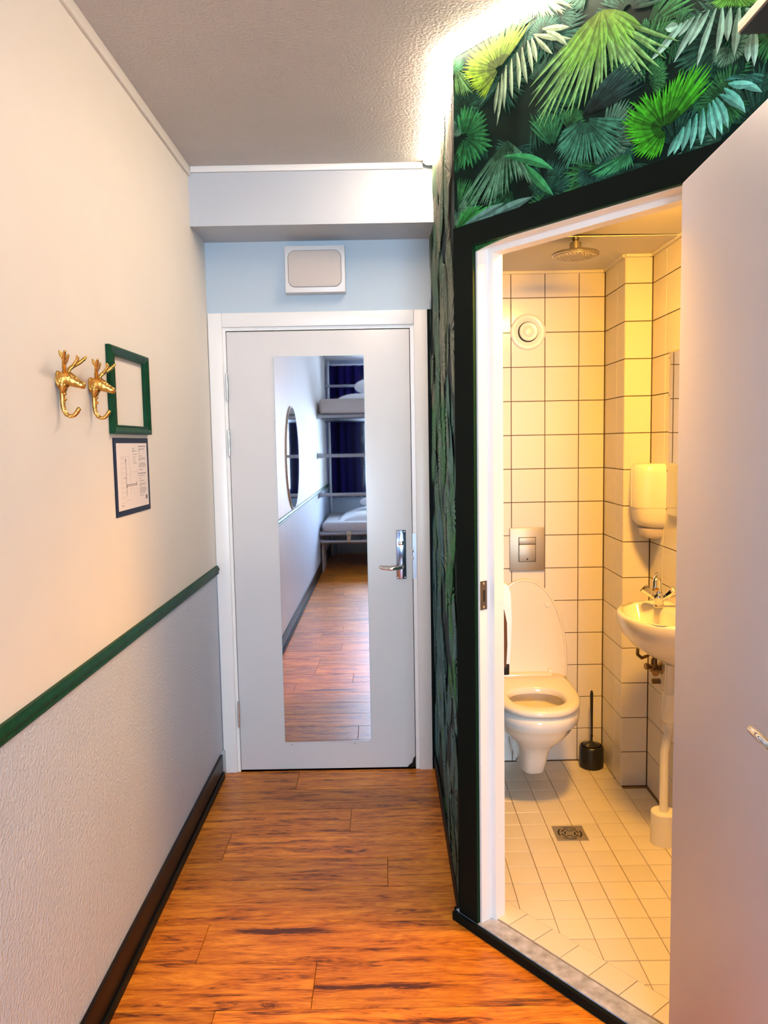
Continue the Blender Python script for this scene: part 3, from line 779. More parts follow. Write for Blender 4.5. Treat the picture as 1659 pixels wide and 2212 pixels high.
# ================================================================== LEFT WALL THINGS
def deer(loc):
    t = thing('deer_hook', 'x', 'coat hook', loc, 'brass deer head hooks')
    obj('back_plate', MB().lathe([(.013,0),(.0128,.003),(.011,.0048)], (0,0,0), (1,0,0), 24).xform(Matrix.Diagonal((1,1,1.5,1))), 'brass', t)
    def ell(c, ax, ry, rz, n=16):
        c = Vector(c); ax = Vector(ax).normalized(); u = Vector((0,1,0)); w = ax.cross(u)
        return [c + u*(ry*math.cos(2*math.pi*k/n)) + w*(rz*math.sin(2*math.pi*k/n)) for k in range(n)]
    hd = MB().loft([ell((.003,0,-.006),(1,0,.1),.016,.021), ell((.012,0,-.002),(1,0,.1),.0165,.021), ell((.020,0,.002),(1,0,-.1),.0160,.0195), ell((.029,0,.001),(1,0,-.35),.0150,.0165),
                    ell((.038,0,-.004),(1,0,-.4),.0138,.0145), ell((.048,0,-.0095),(1,0,-.4),.0108,.0112), ell((.057,0,-.0135),(1,0,-.4),.0088,.0092), ell((.063,0,-.0165),(1,0,-.4),.0080,.0082), ell((.0665,0,-.018),(1,0,-.4),.0040,.0042)])
    for sg in (-1, 1):
        hd.ball((.033, sg*.0118, .0055), (.0035,.0028,.0024), 8)          # eyes
        hd.ball((.0655, sg*.0038, -.0150), (.0016,.0018,.0016), 6)        # nostrils
        hd.tube([(.031, sg*.0085, .011), (.038, sg*.0105, .0075), (.043, sg*.0098, .003)], [.0016,.0022,.0012], 6)  # brow
    hd.tube([(.058,-.0066,-.0195),(.0655,0,-.0225),(.058,.0066,-.0195)], .0012, 6)
    obj('head', hd, 'brass', t, smooth=60)
    nk = MB().loft([ell((.013,0,.002),(0.15,0,-1),.0165,.012), ell((.014,0,-.014),(0.1,0,-1),.0160,.0115), ell((.0125,0,-.026),(0,0,-1),.0115,.0090), ell((.011,0,-.034),(0,0,-1),.0075,.0068)])
    for i in range(9): nk.ball((.021+.002*math.sin(i*2.1), -.011+.0028*i, -.013-.005*((i*3) % 3)+(-.004 if 2 < i < 6 else 0)), (.004,.0035,.0045), 6)
    obj('neck', nk, 'brass', t, smooth=60)
    for sg in (-1, 1):
        a = MB()
        a.tube([(.022,sg*.007,.016),(.024,sg*.015,.026),(.029,sg*.028,.034),(.036,sg*.044,.042),(.044,sg*.060,.054),(.047,sg*.064,.059)], [.0062,.0056,.0052,.0050,.0046,.003], 8)
        a.tube([(.036,sg*.044,.042),(.031,sg*.050,.054),(.030,sg*.052,.060)], [.0046,.0042,.003], 8)
        a.tube([(.027,sg*.024,.031),(.036,sg*.028,.044),(.041,sg*.030,.054)], [.0046,.0042,.003], 8)
        a.ball((.047,sg*.064,.059), .0032, 8).ball((.030,sg*.052,.060), .0031, 8).ball((.041,sg*.030,.054), .0031, 8)
        obj('antler', a, 'brass', t, smooth=60)
        e = MB().loft([ell((.015,sg*.014,.013),(-.25,sg,.3),.001,.003,8), ell((.013,sg*.018,.0155),(-.25,sg,.3),.0018,.0052,8), ell((.0105,sg*.0235,.0175),(-.25,sg,.3),.0015,.0042,8), ell((.009,sg*.027,.0185),(-.25,sg,.3),.0006,.0008,8)])
        obj('ear', e, 'brass', t, smooth=60)
    hk = MB().tube([(.010,0,-.028),(.0098,0,-.045),(.0098,0,-.062),(.0118,0,-.074),(.0175,0,-.084),(.0265,0,-.0885),(.0355,0,-.0865),(.0425,0,-.080),(.0470,0,-.0725)], [.0066,.0062,.0058,.0055,.0052,.005,.005,.0053,.0055], 12)
    hk.ball((.0475,0,-.0720), .0057, 10)
    obj('hook', hk, 'brass', t, smooth=60)
    for z in (-.034, -.047): obj('bead', MB().ball((.0165,0,z), (.0038,.0042,.0046), 10), 'brass', t)
    return t
dh = deer((0.0002, 1.880, 1.706)); dh['label'] = 'golden deer head coat hook, the one farther from the green picture frame'
d_2 = copy_tree(dh); d_2.location = (0.0002, 2.087, 1.708); d_2['label'] = 'golden deer head coat hook whose antler overlaps the empty green frame'

# empty green frame: four mitred members
t = thing('picture_frame', 'empty dark green picture frame on the cream wall above the notice', 'picture frame', (0, 2.395, 1.582))
y0, y1, z0, z1 = 2.216, 2.574, 1.580, 1.833
wv, wh = .037, .026
def member(a, b, c, d):
    # outer edge a-b, inner edge d-c (y, z)
    mb = MB(); rings = []
    for P, Q in ((a, d), (b, c)):
        P, Q = Vector(P), Vector(Q)
        pr = []
        for u, h in ((0,.0005),(0,.012),(.10,.0165),(.30,.0175),(.62,.0135),(.80,.012),(.88,.0145),(1,.013),(1,.0005)):
            q = P.lerp(Q, u); pr.append((h, q.x, q.y))
        rings.append(pr)
    mb.loft(rings)
    return mb
O = [(y0,z0),(y1,z0),(y1,z1),(y0,z1)]; I = [(y0+wv,z0+wh),(y1-wv,z0+wh),(y1-wv,z1-wh),(y0+wv,z1-wh)]
for i in range(4):
    j = (i+1) % 4
    obj('frame_member', member(O[i], O[j], I[j], I[i]), 'green', t, (0,2.395,1.582), smooth=25)
for q in ((y0+.018,z0+.012),(y1-.018,z0+.012),(y0+.018,z1-.012),(y1-.018,z1-.012)):
    obj('nail', MB().ball((.0152,q[0],q[1]), (.0010,.0018,.0018), 8), 'chrome', t, (0,2.395,1.582))
# notice
NYA, NYB, NZA, NZB = 2.237, 2.565, 1.336, 1.569
t = thing('evacuation_plan', 'navy backed paper floor plan notice below the green frame', 'notice', (0, 2.4, NZA))
def npart(nm, mb, m, **k): return obj(nm, mb, m, t, (0,2.4,NZA), **k)
npart('backing_board', MB().rbox(.0003,.0033,NYA,NYB,NZA,NZB,.001,1), 'navy')
PA, PB, PC, PD_ = 2.256, 2.545, 1.353, 1.553
npart('sheet', MB().box(.0034,.0039,PA,PB,PC,PD_), 'paper')
pk, pg = MB(), MB()
def bar(mb, u0, v0, u1, v1, x=.00392):   # u along the sheet, v downwards
    mb.box(x, x+.00012, PA+(PB-PA)*u0, PA+(PB-PA)*u1, PD_-(PD_-PC)*v1, PD_-(PD_-PC)*v0)
def words(mb, u0, v, u1, h, rr):
    x = u0
    while x < u1-.01:
        e = min(u1, x+rr.uniform(.012,.045)); bar(mb, x, v, e, v+h); x = e+.006
r2 = random.Random(3)
for v, L, h in ((.045,.25,.014),(.088,.22,.010),(.118,.07,.008),(.158,.05,.008),(.198,.11,.008),(.232,.24,.007),(.252,.25,.007),(.272,.07,.007),(.312,.22,.007),(.332,.25,.007),(.352,.25,.007),(.372,.23,.007),(.414,.13,.009),(.470,.25,.014),(.512,.20,.008),(.552,.06,.008),(.592,.17,.008),(.636,.22,.007),(.656,.22,.007),(.676,.08,.007),(.706,.22,.007),(.726,.25,.007),(.746,.24,.007),(.766,.20,.007),(.786,.20,.007),(.822,.14,.008)):
    words(pk, .695, v, .695+L, h, r2)
bar(pk, .50, .075, .565, .083); bar(pk, .505, .10, .525, .142)
for i, v in enumerate((.165,.20,.235,.27,.30)):
    bar(pk, .51, v, .518, v+.016); words(pk, .54, v+.004, .54+(.09 if i in (0,4) else .05), .008, r2)
words(pk, .545, .115, .63, .008, r2)
bar(pk, .262, .245, .272, .80); bar(pk, .255, .235, .278, .275)      # corridor of the plan
bar(pk, .275, .625, .60, .634); bar(pk, .275, .648, .60, .655); bar(pk, .585, .60, .60, .66); bar(pk, .275, .62, .29, .675)
for i in range(12): bar(pg, .30+.023*i, .634, .306+.023*i, .648)
for i in range(9): bar(pg, .12, .225+.073*i, .255, .229+.073*i)
bar(pg, .12, .20, .124, .835); bar(pg, .12, .20, .37, .204); bar(pg, .366, .20, .37, .36); bar(pg, .19, .215, .193, .30)
for a, b, c, d in ((.40,.44,.63,.444),(.63,.40,.634,.64),(.40,.36,.404,.62),(.28,.47,.40,.474),(.66,.46,.68,.50),(.40,.70,.62,.703),(.40,.66,.404,.78),(.50,.70,.503,.80),(.25,.86,.40,.865),(.10,.89,.25,.893)): bar(pg, a, b, c, d)
bar(pk, .10, .925, .15, .936)
bar(pk, .225, .515, .245, .535)
npart('print', pk, 'print_grey', smooth=0); npart('faint_print', pg, 'print_pale', smooth=0)
lg = MB(); bar(lg, .895, .835, .955, .895)
lgo = npart('emblem', lg, 'navy', smooth=0)
lg2 = MB()
for a, b, c, d in ((.905,.845,.912,.885),(.905,.845,.945,.852),(.925,.86,.932,.885),(.938,.86,.945,.885)): bar(lg2, a, b, c, d, .00405)
obj('emblem_lines', lg2, 'print_pale', lgo, (0,2.4,NZA), smooth=0)

# ================================================================== END WALL THINGS
sx0, sx1, sz0, sz1, sd = .362, .627, 2.207, 2.408, .062
t = thing('wall_speaker', 'white box loudspeaker with a beige rounded cover above the entrance door', 'speaker', ((sx0+sx1)/2, D, sz0))
oo = ((sx0+sx1)/2, D, sz0)
obj('box', MB().rbox(sx0, sx1, D-sd, D-.0005, sz0, sz1, .003), 'speaker', t, oo)
def rrect(x0, x1, z0, z1, r, y, n=8):
    P = []
    for cx, cz, a in ((x1-r,z1-r,0),(x0+r,z1-r,90),(x0+r,z0+r,180),(x1-r,z0+r,270)):
        for i in range(n+1):
            th = math.radians(a+90*i/n); P.append((cx+r*math.cos(th), y, cz+r*math.sin(th)))
    return P
a, b, c, d = sx0+.014, sx1-.016, sz0+.022, sz1-.020
obj('seam', MB().loft([rrect(a, b, c, d, .032, D-sd-.0002), rrect(a, b, c, d, .032, D-sd-.001)]), 'print_grey', t, oo)
obj('cover', MB().loft([rrect(a+.0022, b-.0022, c+.0022, d-.0022, .030, D-sd-.0011), rrect(a+.0022, b-.0022, c+.0022, d-.0022, .030, D-sd-.0035), rrect(a+.005, b-.005, c+.005, d-.005, .028, D-sd-.0048)]), 'speaker_cloth', t, oo)

def glass_sheet(x0, x1, z0, z1, y, r=.004):
    return MB().loft([rrect(x0, x1, z0, z1, r, y, 3), rrect(x0, x1, z0, z1, r, y-.004, 3)])
t = thing('door_mirror', 'tall frameless mirror fixed to the entrance door reflecting the bunk bed', 'mirror', (.5, D, .142))
obj('edge', glass_sheet(.2925, .7000, .142, 1.937, D-.0004), 'glass_edge', t, (.5,D,.142))
obj('glass', glass_sheet(.2937, .6988, .1435, 1.9355, D-.0045).xform(Matrix.Translation((0,0,0))), 'mirror', t, (.5,D,.142), smooth=0)

# shelf over the bathroom door
sh = clip([(1.494,.55),(XROOM-.002,.55),(XROOM-.002,1.6),(1.494,1.6)], (NX,NY), DN-.006)
sh = clip(sh, (1,0), XROOM-.002)
t = thing('wall_shelf', 'pale wooden shelf with a dark underside high over the open bathroom door', 'shelf', (1.6, 1.2, 2.329))
obj('board', MB().prism(sh, 2.3325, 2.351), 'shelf_wood', t, (1.6,1.2,2.329), smooth=0)
sh2 = clip([(1.4965,.55),(XROOM-.002,.55),(XROOM-.002,1.5985),(1.4965,1.5985)], (NX,NY), DN-.006)
obj('underside', MB().prism(sh2, 2.329, 2.3323), 'charcoal', t, (1.6,1.2,2.329), smooth=0)
# ================================================================== BATHROOM THINGS
def egg(cx, yb, yf, hw, z, n=40, e=2.4, back=3.2):
    """plan outline: blunt towards the wall (yb), rounded to the front (yf)"""
    P = []
    ym = yb - (yb-yf)*.42
    for k in range(n):
        th = 2*math.pi*k/n; c, s_ = math.cos(th), math.sin(th)
        ex = e if s_ < 0 else back
        x = math.copysign(abs(c)**(2/ex), c)*hw
        y = (ym-yf if s_ < 0 else yb-ym)*math.copysign(abs(s_)**(2/ex), s_)
        P.append((cx+x, ym+y, z))
    return P
TX = 1.405
t = thing('toilet', 'white wall hung toilet with its lid raised against the tiled wall', 'toilet', (TX, BY, ZF))
to = (TX, BY, ZF)
W = BY-.001
bowl = MB().loft([egg(TX,W,3.215,.048,.105,back=6,e=3.5), egg(TX,W,3.185,.058,.125,back=6,e=3.5), egg(TX,W,3.150,.066,.19,back=6,e=3.2), egg(TX,W,3.125,.076,.235,back=6,e=3), egg(TX,W,3.085,.108,.272,back=5,e=2.5),
    egg(TX,W,3.035,.145,.312,back=5), egg(TX,W,3.005,.166,.345,back=5), egg(TX,W,2.985,.178,.372,back=5), egg(TX,W,2.967,.187,.385,back=5), egg(TX,W,2.962,.189,.415,back=5), egg(TX,W,2.966,.187,.434,back=5), egg(TX,W,2.975,.182,.439,back=5),
    egg(TX,3.30,3.010,.135,.439,back=2.4), egg(TX,3.295,3.020,.128,.430,back=2.4), egg(TX,3.275,3.045,.105,.36,back=2.2), egg(TX,3.25,3.09,.07,.30,back=2.2), egg(TX,3.22,3.13,.035,.285,back=2.2)], True, True)
obj('bowl', bowl, 'china', t, to, smooth=55)
obj('water', MB().loft([egg(TX,3.262,3.072,.085,.327,back=2.2), egg(TX,3.260,3.074,.083,.330,back=2.2)]), 'water', t, to)
def ring(outer, inner_):
    n = len(outer[0]); mb = MB()
    allr = outer + list(reversed(inner_))
    o = 0
    for r in allr: mb.v.extend(Vector(p) for p in r)
    R_ = len(allr)
    for i in range(R_):
        for j in range(n):
            k = (j+1) % n; a, b = i*n, ((i+1) % R_)*n
            mb.face((a+j, a+k, b+k, b+j))
    return mb
oz = [(.447,.004),(.452,0),(.463,.0),(.471,.006),(.4745,.016)]
outer = [egg(TX,3.485+-d*.3,2.958+d,.187-d,z,back=4.2) for z, d in oz]
inner_ = [egg(TX,3.265-d*.5,3.034+d,.112-d,z,back=2.3) for z, d in [(.447,.0),(.455,-.001),(.464,-.004),(.471,-.010),(.4745,-.018)]]
obj('seat', ring(outer, inner_), 'seat', t, to, smooth=60)
bk = MB().rbox(TX-.125, TX+.125, 3.43, 3.487, .452, .482, .006)
bk.rbox(TX+.112, TX+.130, 3.452, 3.478, .474, .494, .004).rbox(TX-.130, TX-.112, 3.452, 3.478, .474, .494, .004)
obj('hinge_block', bk, 'seat', t, to)
lidm = MB()
def lidring(hw, L, h, w0=-.03):
    P = []
    n = 44
    for k in range(n):
        th = 2*math.pi*k/n; c, s_ = math.cos(th), math.sin(th)
        ym = L*.13
        ex = 2.08 if s_ > 0 else 9
        x = math.copysign(abs(c)**(2/ex), c)*hw; y = (L-ym if s_ > 0 else ym-w0)*math.copysign(abs(s_)**(2/ex), s_)
        P.append((x, h, ym+y))
    return P
lidm.loft([lidring(.186,.424,.013), lidring(.192,.430,.010), lidring(.192,.430,.000), lidring(.189,.427,-.004), lidring(.183,.421,-.0045), lidring(.180,.418,-.001), lidring(.176,.414,-.0005)])
lm = Matrix.Translation((TX+.012, 3.472, .478)) @ Matrix.Rotation(math.radians(-4.0), 4, 'X')
obj('lid', lidm.xform(lm), 'seat', t, to, smooth=40)
for sx in (-1, 1):
    bf = MB().lathe([(.0125,0),(.0125,.005),(.010,.008)], (sx*.103,-.001,.312), (0,-1,0), 16).xform(Matrix.Translation((TX+.012, 3.472, .478)) @ Matrix.Rotation(math.radians(-4.0), 4, 'X') @ Matrix.Diagonal((1,1,1,1)))
    obj('buffer', bf, 'plastic', t, to)

t = thing('flush_plate', 'square brushed steel flush plate on the tiles above the toilet', 'flush plate', (1.433, BY, .94))
fo = (1.433, BY, .94)
obj('plate', MB().rbox(1.353,1.513,BY-.009,BY-.0005,.941,1.141,.003), 'steel', t, fo)
obj('recess', MB().rbox(1.393,1.473,BY-.0096,BY-.0091,.984,1.098,.0002,1), 'near_black', t, fo)
obj('small_button', MB().rbox(1.3955,1.4705,BY-.0125,BY-.0097,1.0665,1.0955,.0015), 'steel', t, fo)
obj('large_button', MB().rbox(1.3955,1.4705,BY-.0125,BY-.0097,.9865,1.0640,.0015), 'steel', t, fo)
obj('mark', MB().lathe([(.004,0),(.004,.0003)], (1.433,BY-.0126,.997), (0,-1,0), 10).xform(Matrix.Identity(4)), 'near_black', t, fo)

t = thing('air_valve', 'round white air vent valve high on the tiled wall over the toilet', 'vent', (1.439, BY, 2.024))
vo = (1.439, BY, 2.024)
obj('flange', MB().lathe([(.080,0),(.080,.003),(.076,.007),(.068,.009),(.060,.006),(.046,.0035),(.044,.0025)], (1.439,BY-.0003,2.024), (0,-1,0), 40), 'plastic', t, vo, smooth=50)
obj('gap', MB().lathe([(.0455,0),(.0455,.0006)], (1.439,BY-.0036,2.024), (0,-1,0), 32), 'near_black', t, vo)
obj('disc', MB().lathe([(.022,0),(.022,.008),(.0405,.010),(.0415,.014),(.038,.018),(.026,.0165),(.024,.019),(.006,.020)], (1.439,BY-.0044,2.024), (0,-1,0), 36), 'plastic', t, vo, smooth=50)

SHX, SHY = 1.508, 2.946
t = thing('shower_head', 'round chrome rain shower head hanging from the bathroom ceiling', 'shower head', (SHX, SHY, ZB))
so = (SHX, SHY, ZB)
obj('neck', MB().lathe([(.014,-.0045),(.014,-.014),(.012,-.016),(.012,-.022),(.022,-.023),(.0225,-.05),(.02,-.052)], (SHX,SHY,ZB), n=24), 'head_steel', t, so)
obj('head', MB().lathe([(.018,-.0525),(.060,-.056),(.083,-.060),(.0865,-.063),(.0865,-.069),(.083,-.071),(.080,-.0705)], (SHX,SHY,ZB), n=48), 'head_steel', t, so, smooth=50)
obj('spray_face', MB().lathe([(.0795,-.0707),(.0795,-.0722),(.074,-.0732)], (SHX,SHY,ZB), n=40), 'steel', t, so, smooth=50)
nz = MB()
for rr, nn in ((.012,6),(.026,12),(.040,18),(.054,24),(.067,30)):
    for k in range(nn):
        a = 2*math.pi*k/nn; nz.lathe([(.0022,0),(.0014,-.0022)], (SHX+rr*math.cos(a), SHY+rr*math.sin(a), ZB-.0733), n=5)
no = obj('nozzles', nz, 'plastic', t, so, kind='stuff')

# toilet brush and holder
QX, QY = 1.716, 3.452
t = thing('brush_holder', 'black round toilet brush holder standing in the tiled corner', 'brush holder', (QX, QY, ZF))
obj('pot', MB().lathe([(.048,0),(.055,.006),(.055,.088),(.052,.098),(.046,.102),(.0455,.098),(.044,.02),(.01,.018)], (QX,QY,ZF), n=36), 'black_plastic', t, (QX,QY,ZF), smooth=40)
t = thing('toilet_brush', 'black toilet brush with an upright handle standing in its round holder', 'toilet brush', (QX, QY, ZF))
bo = (QX, QY, ZF)
obj('handle', MB().tube([(QX,QY,ZF+.085),(QX+.001,QY,ZF+.14),(QX+.0015,QY,ZF+.143),(QX+.0015,QY,ZF+.147),(QX+.0015,QY,ZF+.15),(QX+.001,QY,ZF+.22),(QX,QY,ZF+.30),(QX,QY,ZF+.345),(QX,QY,ZF+.358)], [.0045,.0045,.0062,.0062,.0045,.0055,.0068,.0075,.004], 12), 'black_plastic', t, bo)
obj('splash_cap', MB().lathe([(.040,.1005),(.040,.1035),(.020,.112),(.010,.116),(.007,.12)], bo, n=28), 'black_plastic', t, bo, smooth=40)
obj('bristles', MB().lathe([(.012,.022),(.034,.030),(.037,.055),(.030,.085),(.008,.09)], bo, n=20), 'black_plastic', t, bo)

# floor drain
t = thing('floor_drain', 'square steel floor drain with curved slots among the floor tiles', 'floor drain', ((DRX0+DRX1)/2, (DRY0+DRY1)/2, ZF))
do = ((DRX0+DRX1)/2, (DRY0+DRY1)/2, ZF)
fm = MB()
for a, b, c, d in ((DRX0,DRX1,DRY0,DRY0+.006),(DRX0,DRX1,DRY1-.006,DRY1),(DRX0,DRX0+.006,DRY0+.006,DRY1-.006),(DRX1-.006,DRX1,DRY0+.006,DRY1-.006)): fm.box(a,b,c,d,ZF+.0003,ZF+.0030)
obj('frame', fm, 'steel', t, do, smooth=0)
obj('painted_pit_shade', MB().box(DRX0+.006,DRX1-.006,DRY0+.006,DRY1-.006,ZF+.0002,ZF+.0006), 'near_black', t, do, smooth=0)  # flat dark plate paints the drain's inner shade, nothing is recessed
gr = MB(); N = 48; DR = .0465
sq = []
for k in range(N):
    a = 2*math.pi*k/N; c, s_ = math.cos(a), math.sin(a); m_ = max(abs(c), abs(s_)); sq.append((do[0]+c/m_*.0525, do[1]+s_/m_*.0485))
def arc(r0, r1, k0, k1, z0, z1):
    for k in range(k0, k1):
        a, b = 2*math.pi*k/N, 2*math.pi*(k+1)/N
        P = [(do[0]+r*math.cos(x), do[1]+r*math.sin(x)) for r, x in ((r0,a),(r1,a),(r1,b),(r0,b))]
        gr.prism(P, z0, z1)
for k in range(N):
    a, b = 2*math.pi*k/N, 2*math.pi*(k+1)/N
    gr.prism([(do[0]+.0465*math.cos(a), do[1]+.0465*math.sin(a)), sq[k], sq[(k+1)%N], (do[0]+.0465*math.cos(b), do[1]+.0465*math.sin(b))], ZF+.0008, ZF+.0023)
arc(.034, .040, 0, N, ZF+.0008, ZF+.0027); arc(.022, .028, 0, N, ZF+.0008, ZF+.0027); arc(.001, .016, 0, N, ZF+.0008, ZF+.0023)
for q in range(4):
    for r0, r1, w_, sh_ in ((.0395,.047,2,4),(.0275,.0345,2,10),(.0155,.0225,3,4)): arc(r0, r1, q*12+sh_-w_//2, q*12+sh_+w_//2+1, ZF+.0008, ZF+.0021)
obj('grate', gr, 'steel', t, do, smooth=30)

# sink on the right wall
WY, WZ = 2.80, .897
t = thing('washbasin', 'small white rounded washbasin on the right bathroom wall', 'sink', (BX, WY, WZ))
wo = (BX, WY, WZ)
def dshape(p, hw, z, ex=2.3, n=36, back=BX-.001):
    P = [(back, WY+hw, z)]
    for k in range(n+1):
        th = math.pi/2 - math.pi*k/n
        P.append((back - p*math.cos(th)**(2/ex) if math.cos(th) > 1e-9 else back-.0005, WY + hw*math.copysign(abs(math.sin(th))**(2/ex), math.sin(th)), z))
    P.append((back, WY-hw, z))
    for k in range(1, 16): P.append((back, WY-hw+2*hw*k/16, z))
    return P
def ov(cx, rx, ry, z, NN=0):
    A = [90+180*(k+.5)/38.5 for k in range(38)] + [270] + [270+180*k/16 for k in range(1, 16)]
    return [(cx+rx*math.cos(math.radians(a)), WY+ry*math.sin(math.radians(a)), z) for a in A]
NN = 0
basin = MB().loft([dshape(.07,.06,.705), dshape(.10,.085,.718), dshape(.155,.14,.746), dshape(.205,.19,.779), dshape(.238,.222,.818), dshape(.252,.236,.86), dshape(.256,.240,.885), dshape(.253,.238,.895), dshape(.245,.230,.898),
    ov(1.752,.090,.200,.897,NN), ov(1.754,.084,.192,.890,NN), ov(1.758,.072,.165,.83,NN), ov(1.765,.050,.11,.80,NN), ov(1.77,.018,.02,.793,NN)])
obj('bowl', basin, 'china', t, wo, smooth=60)
obj('drain_ring', MB().lathe([(.017,.7935),(.017,.7965),(.006,.7945)], (1.77,WY,0), n=20), 'chrome', t, wo)
# mixer tap
AX, AY, AZ = 1.822, 2.905, .8985
t = thing('mixer_tap', 'chrome two handled mixer tap standing on the white washbasin', 'tap', (AX, AY, AZ))
ao = (AX, AY, AZ)
obj('body', MB().lathe([(.021,0),(.021,.004),(.017,.008),(.016,.02),(.020,.034),(.019,.045),(.012,.052),(.0115,.062)], ao, n=24), 'chrome', t, ao, smooth=40)
obj('spout', MB().tube([(AX,AY,AZ+.055),(AX,AY,AZ+.085),(AX-.003,AY-.004,AZ+.108),(AX-.010,AY-.018,AZ+.124),(AX-.022,AY-.040,AZ+.130),(AX-.034,AY-.064,AZ+.124),(AX-.040,AY-.076,AZ+.108),(AX-.041,AY-.078,AZ+.088)], [.0095,.0095,.0095,.0098,.0098,.0100,.0102,.0105], 16), 'chrome', t, ao, smooth=50)
obj('aerator', MB().lathe([(.0118,0),(.0118,.008)], (AX-.041,AY-.078,AZ+.079), n=18), 'brass', t, ao)
for sg in (-1, 1):
    q = Vector((sg*.86, -sg*.50, 0)); upv = Vector((0,0,1))
    dirv = (q*.80 + upv*.62).normalized()
    p0 = Vector(ao) + Vector((0,0,.030)) + q*.010
    kn = MB().tube([tuple(p0), tuple(p0+dirv*.020), tuple(p0+dirv*.024), tuple(p0+dirv*.060), tuple(p0+dirv*.063)], [.0095,.0095,.012,.0200,.0185], 8)
    obj('handle', kn, 'chrome', t, ao, smooth=25)
# drain pipe, supply valves under the sink
t = thing('drain_pipe', 'white plastic waste pipe running from the washbasin into the floor', 'pipe', (1.800, 2.765, ZF))
po_ = (1.800, 2.765, ZF)
obj('trap', MB().lathe([(.018,.704),(.019,.60),(.030,.595),(.030,.50),(.026,.49),(.019,.485)], (1.83,WY,0), n=22), 'plastic', t, po_)
obj('pipe', MB().tube([(1.83,WY,.485),(1.828,WY,.455),(1.812,2.775,.43),(1.800,2.765,.38),(1.800,2.765,ZF+.11)], [.016]*5, 14), 'plastic', t, po_)
obj('floor_sleeve', MB().lathe([(.046,0),(.046,.118),(.043,.122),(.018,.122)], (1.800,2.765,ZF+.0003), n=28), 'plastic', t, po_)
t = thing('supply_valve', 'old brass stop valve with a curved copper hose under the washbasin', 'valve', (BX, 3.085, .615))
vo = (BX, 3.085, .615)
vb = MB().tube([(BX-.0005,3.085,.605),(BX-.034,3.085,.605)], .011, 12).lathe([(.026,0),(.024,.005),(.014,.007)], (BX-.0003,3.085,.605), (-1,0,0), 20)
vb.lathe([(.016,-.014),(.018,-.006),(.018,.012),(.013,.016),(.012,.038),(.009,.04)], (BX-.030,3.085,.605), n=12)
obj('valve_body', vb, 'copper', t, vo)
for p, d_ in (((BX-.040,3.083,.612), (-1,-.1,.1)), ((BX-.030,3.070,.598), (-.3,-1,-.15))):
    obj('knob', MB().lathe([(.006,0),(.006,.012),(.0135,.013),(.0145,.024),(.012,.029)], p, d_, 10), 'copper', t, vo, smooth=25)
obj('hose', MB().tube([(BX-.030,3.085,.648),(BX-.040,3.084,.668),(BX-.060,3.08,.657),(BX-.086,3.07,.652),(BX-.108,3.055,.672),(BX-.114,3.035,.700),(BX-.112,3.02,.715),(BX-.109,3.012,.722)], .0068, 10), 'copper', t, vo, smooth=60)
obj('escutcheon', MB().lathe([(.012,0),(.012,.030),(.009,.032)], (BX-.0005,3.10,.545), (-1,0,0), 8), 'copper', t, vo)

# paper towel dispenser
PY_, PZ0, PZ1 = 3.138, 1.14, 1.437
t = thing('towel_dispenser', 'white rounded paper towel dispenser on the wall above the washbasin', 'paper towel dispenser', (BX, PY_, PZ0))
do2 = (BX, PY_, PZ0)
def dplan(p, hw, z, ex=2.6, n=24):
    P = []
    for k in range(n+1):
        th = math.pi/2 - math.pi*k/n
        P.append((BX-.0008 - p*max(math.cos(th),0)**(2/ex), PY_ + hw*math.copysign(abs(math.sin(th))**(2/ex), math.sin(th)), z))
    return P
obj('cover', MB().loft([dplan(.112,.080,1.262), dplan(.116,.083,1.30), dplan(.113,.081,1.40), dplan(.108,.077,1.428), dplan(.095,.068,1.437)]), 'plastic', t, do2, smooth=50)
obj('lower_body', MB().loft([dplan(.060,.050,1.178), dplan(.085,.066,1.19), dplan(.104,.076,1.212), dplan(.109,.079,1.2615)]), 'plastic', t, do2, smooth=50)
obj('paper_mouth', MB().loft([dplan(.050,.034,1.135), dplan(.074,.045,1.146), dplan(.082,.052,1.177)]), 'paper', t, do2, smooth=50)
obj('lock', MB().lathe([(.004,0),(.004,.004)], (BX-.108,PY_+.04,1.285), (-1,.2,0), 8), 'steel', t, do2)
obj('seam', MB().box(BX-.1175,BX-.1145,PY_-.012,PY_-.011,1.266,1.432), 'bath_white', t, do2, smooth=0)
# mirror over the sink
t = thing('bathroom_mirror', 'slim edged mirror on the right bathroom wall above the washbasin', 'mirror', (BX, 2.7, 1.24))
obj('backing', MB().rbox(BX-.016,BX-.0005,2.42,3.005,1.24,1.865,.002), 'plastic', t, (BX,2.7,1.24))
obj('glass', MB().box(BX-.0175,BX-.0162,2.424,3.001,1.244,1.861), 'mirror', t, (BX,2.7,1.24), smooth=0)
# jumbo toilet paper dispenser on the left wall
JY0, JY1 = 2.60, 2.86
t = thing('toilet_paper_dispenser', 'white jumbo toilet paper dispenser with smoked window left of the toilet', 'paper dispenser', (BXL, 2.73, .74))
jo = (BXL, 2.73, .74)
def jprof(y, sc=0.0):
    P = [(BXL+.0008, 1.062-sc), (BXL+.07, 1.064-sc), (BXL+.098-sc, 1.050), (BXL+.109-sc, 1.018), (BXL+.110-sc, .99), (BXL+.112-sc, .93), (BXL+.110-sc, .86), (BXL+.106-sc, .80), (BXL+.103-sc, .775), (BXL+.0008, .775)]
    return [(x, y, z) for x, z in P]
obj('shell', MB().loft([jprof(JY0), jprof(JY1)]), 'plastic', t, jo, smooth=40)
sp_ = [(BXL+.012,.765),(BXL+.092,.765),(BXL+.096,.84),(BXL+.095,.92),(BXL+.086,.965),(BXL+.068,.992),(BXL+.012,1.000)]
